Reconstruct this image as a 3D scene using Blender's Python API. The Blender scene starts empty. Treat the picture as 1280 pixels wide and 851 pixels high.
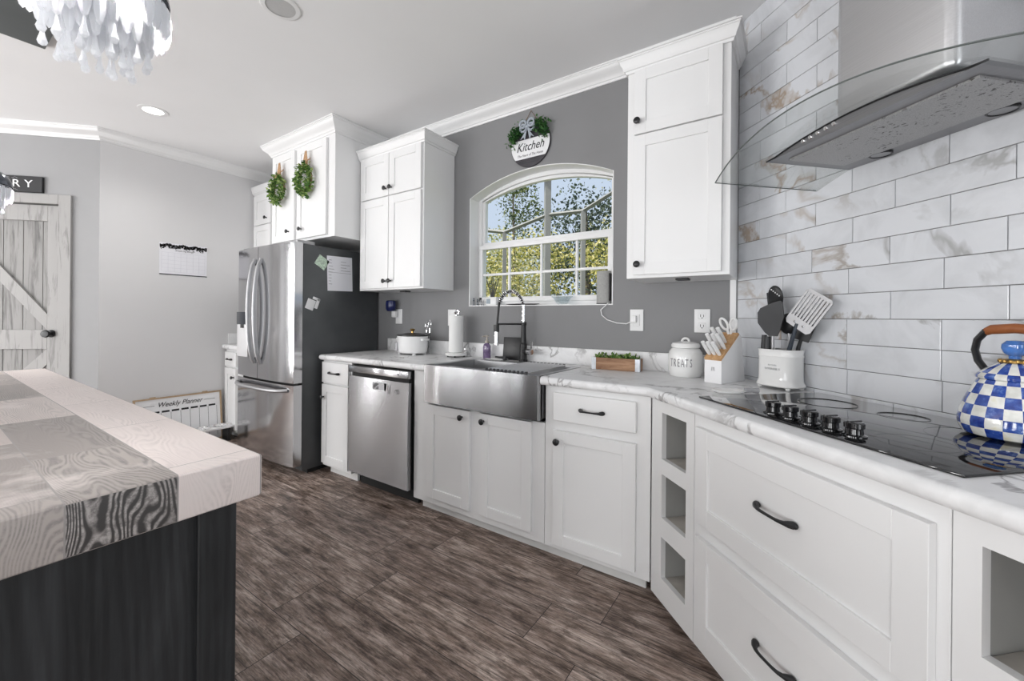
import bpy, bmesh, math, random
from mathutils import Matrix, Vector
random.seed(7)
SC = bpy.context.scene
COL = SC.collection
PI = math.pi

# ------------------------------------------------------------------ camera
cam_data = bpy.data.cameras.new('camera')
cam = bpy.data.objects.new('camera', cam_data)
COL.objects.link(cam)
F_PX, CY, YAW, ROLL, EYE = 515.52, 396.48, 0.5947, -0.0088, 1.21
cam_data.sensor_width = 36.0
cam_data.lens = F_PX / 1280 * 36
cam_data.shift_y = -(425.5 - CY) / 1280
cam_data.clip_start = 0.02
cam.matrix_world = (Matrix.Translation((0, 0, EYE)) @ Matrix.Rotation(YAW, 4, 'Z')
                    @ Matrix.Rotation(PI / 2, 4, 'X') @ Matrix.Rotation(-ROLL, 4, 'Z'))
SC.camera = cam

# ------------------------------------------------------------------ view, world, lights
SC.view_settings.view_transform = 'Standard'
SC.view_settings.look = 'None'
SC.view_settings.exposure = -0.13
SC.view_settings.gamma = 1.0
SC.view_settings.use_curve_mapping = False
SC.cycles.max_bounces = 10
SC.cycles.transparent_max_bounces = 16
SC.cycles.caustics_reflective = False
SC.cycles.caustics_refractive = False
SC.cycles.sample_clamp_indirect = 4.0

world = bpy.data.worlds.new('sky')
SC.world = world
world.use_nodes = True
wn = world.node_tree
bg = wn.nodes['Background']
bg.inputs['Strength'].default_value = 1.0
_tc = wn.nodes.new('ShaderNodeTexCoord')
_sx = wn.nodes.new('ShaderNodeSeparateXYZ')
wn.links.new(_tc.outputs['Generated'], _sx.inputs[0])
_rp = wn.nodes.new('ShaderNodeValToRGB')          # hazy white sky behind the house, blue over the garden
_rp.color_ramp.elements[0].position = .0
_rp.color_ramp.elements[0].color = (1.0, 1.0, 1.0, 1)
_rp.color_ramp.elements[1].position = .35
_rp.color_ramp.elements[1].color = (.68, .79, .96, 1)
wn.links.new(_sx.outputs['Y'], _rp.inputs['Fac'])
wn.links.new(_rp.outputs['Color'], bg.inputs['Color'])

def lamp(name, kind, loc, energy, color=(1, 1, 1), direction=None, **kw):
    d = bpy.data.lights.new(name, kind)
    d.energy = energy
    d.color = color
    for k, v in kw.items():
        setattr(d, k, v)
    o = bpy.data.objects.new(name, d)
    COL.objects.link(o)
    o.location = loc
    if direction is not None:
        o.rotation_euler = Vector(direction).to_track_quat('-Z', 'Y').to_euler()
    return o

lamp('sun', 'SUN', (0, 0, 20), 7.0, (1, .93, .80), (0.30, 0.55, -0.85), angle=0.01)
# unseen fill lights added behind the camera to brighten the room
for lx in (-4.2, -2.6, -1.0, 0.6):
    lamp('added_rear_light', 'AREA', (lx, -3.3, 1.15), 62, (.98, .99, 1), (0.05, 1, 0.22),
         shape='RECTANGLE', size=.55, size_y=2.1)
for lx in (-4.95, -5.75, -6.35):  # narrow strips added to put bright vertical streaks in the steel
    lamp('added_rear_light', 'AREA', (lx, -3.3, 1.35), 42, (1, 1, 1), (0.25, 1, 0.1),
         shape='RECTANGLE', size=.09, size_y=2.1)
for ly in (-2.9, -1.5):  # more unseen strips, added for streaks on the fridge and dishwasher
    lamp('left_streak_light', 'AREA', (-6.6, ly, 1.35), 24, (1, .99, .98), (1, .45, 0.15),
         shape='RECTANGLE', size=.08, size_y=2.1)
lamp('side_daylight', 'AREA', (2.9, -0.9, 1.5), 38, (.90, .95, 1), (-1, .35, 0.12),
     shape='RECTANGLE', size=1.6, size_y=1.7)

# ------------------------------------------------------------------ frames
def frame(ox, oy, deg):
    return Matrix.Translation((ox, oy, 0)) @ Matrix.Rotation(math.radians(deg), 4, 'Z')
W = Matrix.Identity(4)
DG = frame(0, 0, -45)            # x runs along the tiled wall, y into it
PN = frame(-4.72, .905, 45)      # pantry wall
LF = frame(-4.72, 0, 90)         # calendar wall
WM = {}

# ------------------------------------------------------------------ materials
def new_mat(name):
    m = bpy.data.materials.new(name)
    m.use_nodes = True
    return m, m.node_tree.nodes, m.node_tree.links, m.node_tree.nodes['Principled BSDF']

def col4(c):
    return (c[0], c[1], c[2], 1)

def ramp(nodes, stops, interp='LINEAR'):
    r = nodes.new('ShaderNodeValToRGB')
    r.color_ramp.interpolation = interp
    while len(r.color_ramp.elements) < len(stops):
        r.color_ramp.elements.new(0.5)
    for e, (p, c) in zip(r.color_ramp.elements, stops):
        e.position = p
        e.color = col4(c) if len(c) == 3 else c
    return r

def coords(nodes, links, scale=(1, 1, 1), rot=(0, 0, 0), loc=(0, 0, 0), src='Object'):
    tc = nodes.new('ShaderNodeTexCoord')
    mp = nodes.new('ShaderNodeMapping')
    mp.inputs['Scale'].default_value = scale
    mp.inputs['Rotation'].default_value = rot
    mp.inputs['Location'].default_value = loc
    links.new(tc.outputs[src], mp.inputs['Vector'])
    return mp.outputs['Vector']

def noise(nodes, links, vec, scale, detail=4, rough=.5, dist=0):
    n = nodes.new('ShaderNodeTexNoise')
    n.inputs['Scale'].default_value = scale
    n.inputs['Detail'].default_value = detail
    n.inputs['Roughness'].default_value = rough
    n.inputs['Distortion'].default_value = dist
    links.new(vec, n.inputs['Vector'])
    return n

def mixc(nodes, links, fac, a, b, mode='MIX'):
    m = nodes.new('ShaderNodeMix')
    m.data_type = 'RGBA'
    m.blend_type = mode
    for sock, v in ((m.inputs[0], fac), (m.inputs[6], a), (m.inputs[7], b)):
        if hasattr(v, 'node'):
            links.new(v, sock)
        elif isinstance(v, (int, float)):
            sock.default_value = v
        else:
            sock.default_value = col4(v)
    return m.outputs[2]

def bump(nodes, links, h, p, strength=.2, dist=.005):
    b = nodes.new('ShaderNodeBump')
    b.inputs['Strength'].default_value = strength
    b.inputs['Distance'].default_value = dist
    links.new(h, b.inputs['Height'])
    links.new(b.outputs['Normal'], p.inputs['Normal'])

def plain(name, c, rough=.5, metal=0, spec=.5, var=.04, vscale=6, bmp=0, bscale=80, coat=0, trans=0, ior=1.45, sub=0):
    m, n, l, p = new_mat(name)
    v = coords(n, l)
    nz = noise(n, l, v, vscale, 3)
    lo = tuple(max(0, x * (1 - var)) for x in c)
    hi = tuple(min(1, x * (1 + var)) for x in c)
    r = ramp(n, [(.3, lo), (.7, hi)])
    l.new(nz.outputs['Fac'], r.inputs['Fac'])
    l.new(r.outputs['Color'], p.inputs['Base Color'])
    p.inputs['Roughness'].default_value = rough
    p.inputs['Metallic'].default_value = metal
    p.inputs['Specular IOR Level'].default_value = spec
    p.inputs['Coat Weight'].default_value = coat
    p.inputs['Transmission Weight'].default_value = trans
    p.inputs['IOR'].default_value = ior
    if bmp:
        b = noise(n, l, v, bscale, 4)
        bump(n, l, b.outputs['Fac'], p, bmp, .002)
    return m

def brushed(name, c=(.62, .62, .63), rough=.24, along='x', streak=.06, aniso=.75):
    m, n, l, p = new_mat(name)
    sc = {'x': (2, 300, 300), 'z': (300, 300, 2)}[along]
    v = coords(n, l, sc)
    nz = noise(n, l, v, 1.0, 3)
    r = ramp(n, [(.3, tuple(x * (1 - streak) for x in c)), (.7, tuple(min(1, x * (1 + streak)) for x in c))])
    l.new(nz.outputs['Fac'], r.inputs['Fac'])
    l.new(r.outputs['Color'], p.inputs['Base Color'])
    p.inputs['Metallic'].default_value = 1
    p.inputs['Roughness'].default_value = rough
    p.inputs['Anisotropic'].default_value = aniso
    tg = n.new('ShaderNodeCombineXYZ')          # the brushing smears reflections vertically
    tg.inputs['Z'].default_value = 1
    l.new(tg.outputs[0], p.inputs['Tangent'])
    bump(n, l, nz.outputs['Fac'], p, .03, .001)
    return m

def marble(name, base, vein, scale=1.0, rough=.18, per_tile=False, warm=None, amount=.5, coat=.3):
    m, n, l, p = new_mat(name)
    v = coords(n, l)
    if per_tile:
        at = n.new('ShaderNodeAttribute')
        at.attribute_name = 'tile_shift'
        add = n.new('ShaderNodeVectorMath')
        l.new(v, add.inputs[0])
        l.new(at.outputs['Vector'], add.inputs[1])
        v = add.outputs['Vector']
    big = noise(n, l, v, 2.2 * scale, 5, .6, .8)
    add2 = n.new('ShaderNodeVectorMath')
    add2.operation = 'MULTIPLY_ADD'
    add2.inputs[1].default_value = (.55, .55, .55)
    l.new(big.outputs['Color'], add2.inputs[0])
    l.new(v, add2.inputs[2])
    wv = n.new('ShaderNodeTexWave')
    wv.wave_type = 'BANDS'
    wv.bands_direction = 'DIAGONAL'
    wv.inputs['Scale'].default_value = 1.25 * scale
    wv.inputs['Distortion'].default_value = 5
    wv.inputs['Detail'].default_value = 5
    wv.inputs['Detail Scale'].default_value = 1.4
    l.new(add2.outputs['Vector'], wv.inputs['Vector'])
    thin = ramp(n, [(0, (1, 1, 1)), (.02, (.6, .6, .6)), (.13, (0, 0, 0))])
    l.new(wv.outputs['Fac'], thin.inputs['Fac'])
    msk = noise(n, l, v, 1.7 * scale, 3, .5)
    mr = ramp(n, [(.42, (0, 0, 0)), (.60, (1, 1, 1))])
    l.new(msk.outputs['Fac'], mr.inputs['Fac'])
    fac = mixc(n, l, 1.0, thin.outputs['Color'], mr.outputs['Color'], 'MULTIPLY')
    cl = noise(n, l, v, 3.5 * scale, 5, .6, 1.2)
    cr = ramp(n, [(.42, base), (.75, tuple(b * (1 - .22 * amount) for b in base))])
    l.new(cl.outputs['Fac'], cr.inputs['Fac'])
    vc = vein
    if warm is not None:
        tcw = n.new('ShaderNodeTexCoord')
        sxw = n.new('ShaderNodeSeparateXYZ')
        l.new(tcw.outputs['Object'], sxw.inputs[0])
        mw = n.new('ShaderNodeMapRange')
        mw.inputs['From Min'].default_value = -1.15
        mw.inputs['From Max'].default_value = -1.5
        l.new(sxw.outputs['X'], mw.inputs['Value'])
        wr = ramp(n, [(0, vein), (1, warm)])
        l.new(mw.outputs['Result'], wr.inputs['Fac'])
        vc = wr.outputs['Color']
    am = n.new('ShaderNodeMath')
    am.operation = 'MULTIPLY'
    am.inputs[1].default_value = amount
    l.new(fac, am.inputs[0])
    out = mixc(n, l, am.outputs[0], cr.outputs['Color'], vc)
    l.new(out, p.inputs['Base Color'])
    p.inputs['Roughness'].default_value = rough
    p.inputs['Coat Weight'].default_value = coat
    p.inputs['Coat Roughness'].default_value = .08
    return m

def floor_mat():
    m, n, l, p = new_mat('brown_wood_tile')
    tc = n.new('ShaderNodeTexCoord')
    mp = n.new('ShaderNodeMapping')
    # rows .2308 deep starting at y=.857; ends at x=-1.32 on odd rows
    mp.inputs['Location'].default_value = (1.535, -.857 + .2308 * 20, 0)
    l.new(tc.outputs['Object'], mp.inputs['Vector'])
    br = n.new('ShaderNodeTexBrick')
    br.offset = .234
    br.inputs['Scale'].default_value = 1
    br.inputs['Brick Width'].default_value = .92
    br.inputs['Row Height'].default_value = .2308
    br.inputs['Mortar Size'].default_value = .0016
    br.inputs['Mortar Smooth'].default_value = .2
    br.inputs['Color1'].default_value = (.0, .0, .0, 1)
    br.inputs['Color2'].default_value = (1, 1, 1, 1)
    br.inputs['Mortar'].default_value = (.5, .5, .5, 1)
    l.new(mp.outputs['Vector'], br.inputs['Vector'])
    # shift the grain per plank
    sh = n.new('ShaderNodeVectorMath')
    sh.operation = 'MULTIPLY_ADD'
    sh.inputs[1].default_value = (7, 3, 5)
    l.new(br.outputs['Color'], sh.inputs[0])
    l.new(tc.outputs['Object'], sh.inputs[2])
    st = n.new('ShaderNodeMapping')
    st.inputs['Scale'].default_value = (2.6, 12, 1)
    l.new(sh.outputs['Vector'], st.inputs['Vector'])
    g1 = noise(n, l, st.outputs['Vector'], 1.6, 10, .76, .15)
    st2 = n.new('ShaderNodeMapping')
    st2.inputs['Scale'].default_value = (5, 95, 1)
    l.new(sh.outputs['Vector'], st2.inputs['Vector'])
    g2 = noise(n, l, st2.outputs['Vector'], 1.5, 6, .78, .1)
    r1 = ramp(n, [(.30, (.045, .030, .022)), (.41, (.135, .097, .077)), (.50, (.262, .203, .172)), (.65, (.50, .42, .372))])
    l.new(g1.outputs['Fac'], r1.inputs['Fac'])
    r2 = ramp(n, [(.38, (.22, .20, .19)), (.47, (.85, .84, .84)), (.60, (1.5, 1.48, 1.47))])
    l.new(g2.outputs['Fac'], r2.inputs['Fac'])
    c = mixc(n, l, .85, r1.outputs['Color'], r2.outputs['Color'], 'MULTIPLY')
    tone = ramp(n, [(0, (.82, .80, .80)), (1, (1.12, 1.12, 1.12))])
    l.new(br.outputs['Color'], tone.inputs['Fac'])
    c = mixc(n, l, 1, c, tone.outputs['Color'], 'MULTIPLY')
    # small dark worn patches
    wp = n.new('ShaderNodeMapping')
    wp.inputs['Scale'].default_value = (9, 22, 1)
    l.new(sh.outputs['Vector'], wp.inputs['Vector'])
    w3 = noise(n, l, wp.outputs['Vector'], 1.0, 6, .7, .3)
    wr3 = ramp(n, [(.36, (.45, .42, .40)), (.47, (1, 1, 1))])
    l.new(w3.outputs['Fac'], wr3.inputs['Fac'])
    c = mixc(n, l, .9, c, wr3.outputs['Color'], 'MULTIPLY')
    c = mixc(n, l, br.outputs['Fac'], c, (.02, .016, .014))
    l.new(c, p.inputs['Base Color'])
    rr = ramp(n, [(.3, (.34, .34, .34)), (.7, (.52, .52, .52))])
    l.new(g1.outputs['Fac'], rr.inputs['Fac'])
    l.new(rr.outputs['Color'], p.inputs['Roughness'])
    p.inputs['Specular IOR Level'].default_value = .3
    bump(n, l, g2.outputs['Fac'], p, .18, .002)
    return m

def island_top_mat():
    m, n, l, p = new_mat('whitewashed_patchwork_wood')
    tc = n.new('ShaderNodeTexCoord')
    mp = n.new('ShaderNodeMapping')
    mp.inputs['Location'].default_value = (.15, 1.4, 0)
    l.new(tc.outputs['Object'], mp.inputs['Vector'])
    br = n.new('ShaderNodeTexBrick')
    br.offset = .43
    br.inputs['Scale'].default_value = 1
    br.inputs['Brick Width'].default_value = .46
    br.inputs['Row Height'].default_value = .14
    br.inputs['Mortar Size'].default_value = .0012
    br.inputs['Color1'].default_value = (0, 0, 0, 1)
    br.inputs['Color2'].default_value = (1, 1, 1, 1)
    br.inputs['Mortar'].default_value = (.5, .5, .5, 1)
    l.new(mp.outputs['Vector'], br.inputs['Vector'])
    sh = n.new('ShaderNodeVectorMath')
    sh.operation = 'MULTIPLY_ADD'
    sh.inputs[1].default_value = (4.7, 3.1, 2.3)
    l.new(br.outputs['Color'], sh.inputs[0])
    l.new(tc.outputs['Object'], sh.inputs[2])
    st = n.new('ShaderNodeMapping')
    st.inputs['Scale'].default_value = (1.1, 5.5, 2.0)
    l.new(sh.outputs['Vector'], st.inputs['Vector'])
    warp = noise(n, l, st.outputs['Vector'], 1.5, 2, .5)
    ad = n.new('ShaderNodeVectorMath')
    ad.operation = 'MULTIPLY_ADD'
    ad.inputs[1].default_value = (1.3, 1.3, 1.3)
    l.new(warp.outputs['Color'], ad.inputs[0])
    l.new(st.outputs['Vector'], ad.inputs[2])
    wv = n.new('ShaderNodeTexWave')
    wv.bands_direction = 'Y'
    wv.inputs['Scale'].default_value = 9
    wv.inputs['Distortion'].default_value = 3.4
    wv.inputs['Detail'].default_value = 4
    wv.inputs['Detail Scale'].default_value = 1.1
    l.new(ad.outputs['Vector'], wv.inputs['Vector'])
    fine = n.new('ShaderNodeMapping')
    fine.inputs['Scale'].default_value = (14, 120, 120)
    l.new(sh.outputs['Vector'], fine.inputs['Vector'])
    fn = noise(n, l, fine.outputs['Vector'], 1, 4, .7)
    # every board has its own wash; the outer boards on the aisle side stay pale
    sx = n.new('ShaderNodeSeparateXYZ')
    l.new(tc.outputs['Object'], sx.inputs[0])
    edge = n.new('ShaderNodeMapRange')
    edge.inputs['From Min'].default_value = .2795
    edge.inputs['From Max'].default_value = .2805
    l.new(sx.outputs['Y'], edge.inputs['Value'])
    wash = ramp(n, [(0, (.62, .555, .525)), (.25, (.43, .385, .36)), (.6, (.33, .295, .275)), (1, (.25, .225, .212))])
    l.new(br.outputs['Color'], wash.inputs['Fac'])
    deep = ramp(n, [(0, (.34, .315, .305)), (.5, (.15, .14, .137)), (1, (.085, .08, .079))])
    l.new(br.outputs['Color'], deep.inputs['Fac'])
    light = mixc(n, l, edge.outputs['Result'], wash.outputs['Color'], (.72, .645, .62))
    dark = mixc(n, l, edge.outputs['Result'], deep.outputs['Color'], (.56, .50, .48))
    gr = ramp(n, [(.10, (1, 1, 1)), (.45, (.5, .5, .5)), (.80, (0, 0, 0))])
    l.new(wv.outputs['Fac'], gr.inputs['Fac'])
    fr = ramp(n, [(.38, (.25, .25, .25)), (.58, (1, 1, 1))])
    l.new(fn.outputs['Fac'], fr.inputs['Fac'])
    fac = mixc(n, l, .85, gr.outputs['Color'], fr.outputs['Color'], 'MULTIPLY')
    fade = noise(n, l, st.outputs['Vector'], 1.1, 3, .6)
    fdr = ramp(n, [(.38, (.12, .12, .12)), (.60, (1, 1, 1))])
    l.new(fade.outputs['Fac'], fdr.inputs['Fac'])
    fac = mixc(n, l, 1, fac, fdr.outputs['Color'], 'MULTIPLY')
    soft = mixc(n, l, .22, fac, (0, 0, 0))
    c = mixc(n, l, soft, light, dark)
    # one board end is stained almost black
    def step(sock, a, b):
        q = n.new('ShaderNodeMapRange')
        q.inputs['From Min'].default_value = a
        q.inputs['From Max'].default_value = b
        l.new(sock, q.inputs['Value'])
        return q.outputs['Result']
    e1 = step(sx.outputs['X'], 1.0855, 1.0862)
    e2 = mixc(n, l, 1, step(sx.outputs['Y'], .1395, .1405), step(sx.outputs['Y'], .2805, .2795), 'MULTIPLY')
    e3 = mixc(n, l, 1, e1, e2, 'MULTIPLY')
    stain = mixc(n, l, fac, (.05, .047, .046), (.42, .39, .375))
    c = mixc(n, l, e3, c, stain)
    sp = noise(n, l, sh.outputs['Vector'], 4.5, 5, .6)
    spr = ramp(n, [(.55, (0, 0, 0)), (.68, (.75, .75, .75))])
    l.new(sp.outputs['Fac'], spr.inputs['Fac'])
    c = mixc(n, l, spr.outputs['Color'], c, (.70, .64, .615))
    c = mixc(n, l, br.outputs['Fac'], c, (.3, .28, .27))
    l.new(c, p.inputs['Base Color'])
    p.inputs['Roughness'].default_value = .42
    bump(n, l, wv.outputs['Fac'], p, .06, .002)
    return m

def wood(name, dark, light, scale=(3, 30, 30), rough=.6, contrast=(.3, .7), rings=0.0, bmp=.25):
    m, n, l, p = new_mat(name)
    v = coords(n, l, scale)
    nz = noise(n, l, v, 1, 7, .65, .6)
    r = ramp(n, [(contrast[0], dark), (contrast[1], light)])
    l.new(nz.outputs['Fac'], r.inputs['Fac'])
    c = r.outputs['Color']
    if rings:
        wv = n.new('ShaderNodeTexWave')
        wv.wave_type = 'RINGS'
        wv.inputs['Scale'].default_value = .7
        wv.inputs['Distortion'].default_value = 9
        wv.inputs['Detail'].default_value = 3
        l.new(v, wv.inputs['Vector'])
        rr = ramp(n, [(.2, (1 - rings,) * 3), (.8, (1, 1, 1))])
        l.new(wv.outputs['Fac'], rr.inputs['Fac'])
        c = mixc(n, l, 1, c, rr.outputs['Color'], 'MULTIPLY')
    l.new(c, p.inputs['Base Color'])
    p.inputs['Roughness'].default_value = rough
    p.inputs['Specular IOR Level'].default_value = .35
    bump(n, l, nz.outputs['Fac'], p, bmp, .002)
    return m

def glass_sheet(name, tint=(.93, .96, .95), refl=.10, rough=0):
    m, n, l, p = new_mat(name)
    n.remove(p)
    tr = n.new('ShaderNodeBsdfTransparent')
    tr.inputs['Color'].default_value = col4(tint)
    gl = n.new('ShaderNodeBsdfGlossy')
    gl.inputs['Roughness'].default_value = rough
    fr = n.new('ShaderNodeFresnel')
    fr.inputs['IOR'].default_value = 1.45
    mr = n.new('ShaderNodeMath')
    mr.operation = 'MULTIPLY'
    mr.inputs[1].default_value = refl * 6
    mr.use_clamp = True
    cap_ = n.new('ShaderNodeMath'); cap_.operation = 'MINIMUM'; cap_.inputs[1].default_value = .25
    l.new(mr.outputs[0], cap_.inputs[0])
    l.new(fr.outputs['Fac'], mr.inputs[0])
    mx = n.new('ShaderNodeMixShader')
    l.new(cap_.outputs[0], mx.inputs['Fac'])
    l.new(tr.outputs[0], mx.inputs[1])
    l.new(gl.outputs[0], mx.inputs[2])
    l.new(mx.outputs[0], n['Material Output'].inputs['Surface'])
    return m

def foliage(name, stops, rough=.55, trans=.25):
    m, n, l, p = new_mat(name)
    g = n.new('ShaderNodeNewGeometry')
    r = ramp(n, stops)
    l.new(g.outputs['Random Per Island'], r.inputs['Fac'])
    l.new(r.outputs['Color'], p.inputs['Base Color'])
    p.inputs['Roughness'].default_value = rough
    p.inputs['Specular IOR Level'].default_value = .25
    t = n.new('ShaderNodeBsdfTranslucent')
    l.new(r.outputs['Color'], t.inputs['Color'])
    mx = n.new('ShaderNodeMixShader')
    mx.inputs['Fac'].default_value = trans
    l.new(p.outputs[0], mx.inputs[1])
    l.new(t.outputs[0], mx.inputs[2])
    l.new(mx.outputs[0], n['Material Output'].inputs['Surface'])
    return m

def emissive(name, c, strength):
    m, n, l, p = new_mat(name)
    p.inputs['Base Color'].default_value = col4(c)
    p.inputs['Emission Color'].default_value = col4(c)
    p.inputs['Emission Strength'].default_value = strength
    return m

def kettle_mat():
    m, n, l, p = new_mat('blue_white_checks')
    tc = n.new('ShaderNodeTexCoord')
    sx = n.new('ShaderNodeSeparateXYZ')
    l.new(tc.outputs['Object'], sx.inputs[0])
    at = n.new('ShaderNodeMath'); at.operation = 'ARCTAN2'
    l.new(sx.outputs['Y'], at.inputs[0]); l.new(sx.outputs['X'], at.inputs[1])
    a2 = n.new('ShaderNodeMath'); a2.operation = 'MULTIPLY'; a2.inputs[1].default_value = 20 / (2 * PI)
    l.new(at.outputs[0], a2.inputs[0])
    z2 = n.new('ShaderNodeMath'); z2.operation = 'MULTIPLY'; z2.inputs[1].default_value = 1 / .0265
    l.new(sx.outputs['Z'], z2.inputs[0])
    cb = n.new('ShaderNodeCombineXYZ')
    l.new(a2.outputs[0], cb.inputs['X']); l.new(z2.outputs[0], cb.inputs['Y'])
    cb.inputs['Z'].default_value = .5
    ck = n.new('ShaderNodeTexChecker')
    ck.inputs['Scale'].default_value = 1
    l.new(cb.outputs[0], ck.inputs['Vector'])
    nz = noise(n, l, tc.outputs['Object'], 55, 4, .6)
    rb = ramp(n, [(.3, (.012, .03, .21)), (.55, (.03, .08, .36)), (.75, (.18, .30, .62))])
    l.new(nz.outputs['Fac'], rb.inputs['Fac'])
    nw = noise(n, l, tc.outputs['Object'], 30, 3)
    rw = ramp(n, [(.35, (.62, .62, .58)), (.6, (.86, .86, .82)), (.75, (.78, .74, .55))])
    l.new(nw.outputs['Fac'], rw.inputs['Fac'])
    c = mixc(n, l, ck.outputs['Fac'], rw.outputs['Color'], rb.outputs['Color'])
    l.new(c, p.inputs['Base Color'])
    p.inputs['Roughness'].default_value = .12
    p.inputs['Coat Weight'].default_value = .6
    return m

def speckled_steel():
    m, n, l, p = new_mat('speckled_filter_steel')
    v = coords(n, l)
    nz = noise(n, l, v, 95, 2, .5)
    msk = noise(n, l, v, 6, 2)
    sp = ramp(n, [(.62, (0, 0, 0)), (.66, (1, 1, 1))])
    l.new(nz.outputs['Fac'], sp.inputs['Fac'])
    mr = ramp(n, [(.42, (0, 0, 0)), (.56, (1, 1, 1))])
    l.new(msk.outputs['Fac'], mr.inputs['Fac'])
    f = mixc(n, l, 1, sp.outputs['Color'], mr.outputs['Color'], 'MULTIPLY')
    fine = noise(n, l, v, 320, 2)
    fr = ramp(n, [(.3, (.34, .34, .34)), (.7, (.50, .50, .50))])
    l.new(fine.outputs['Fac'], fr.inputs['Fac'])
    c = mixc(n, l, f, fr.outputs['Color'], (.12, .115, .11))
    l.new(c, p.inputs['Base Color'])
    p.inputs['Metallic'].default_value = .6
    p.inputs['Roughness'].default_value = .45
    return m

def crystal_mat():
    m, n, l, p = new_mat('clear_crystal')
    p.inputs['Base Color'].default_value = (.97, .98, 1, 1)
    p.inputs['Roughness'].default_value = .05
    p.inputs['Transmission Weight'].default_value = .35
    p.inputs['IOR'].default_value = 1.5
    t = n.new('ShaderNodeBsdfTranslucent')
    t.inputs['Color'].default_value = (.97, .98, 1, 1)
    mx = n.new('ShaderNodeMixShader')
    mx.inputs['Fac'].default_value = .75
    l.new(p.outputs[0], mx.inputs[1]); l.new(t.outputs[0], mx.inputs[2])
    l.new(mx.outputs[0], n['Material Output'].inputs['Surface'])
    return m

def ceiling_mat():
    m = plain('white_ceiling_paint', (.84, .84, .845), .9, var=.015, vscale=2, bmp=.12, bscale=60)
    return m

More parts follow.
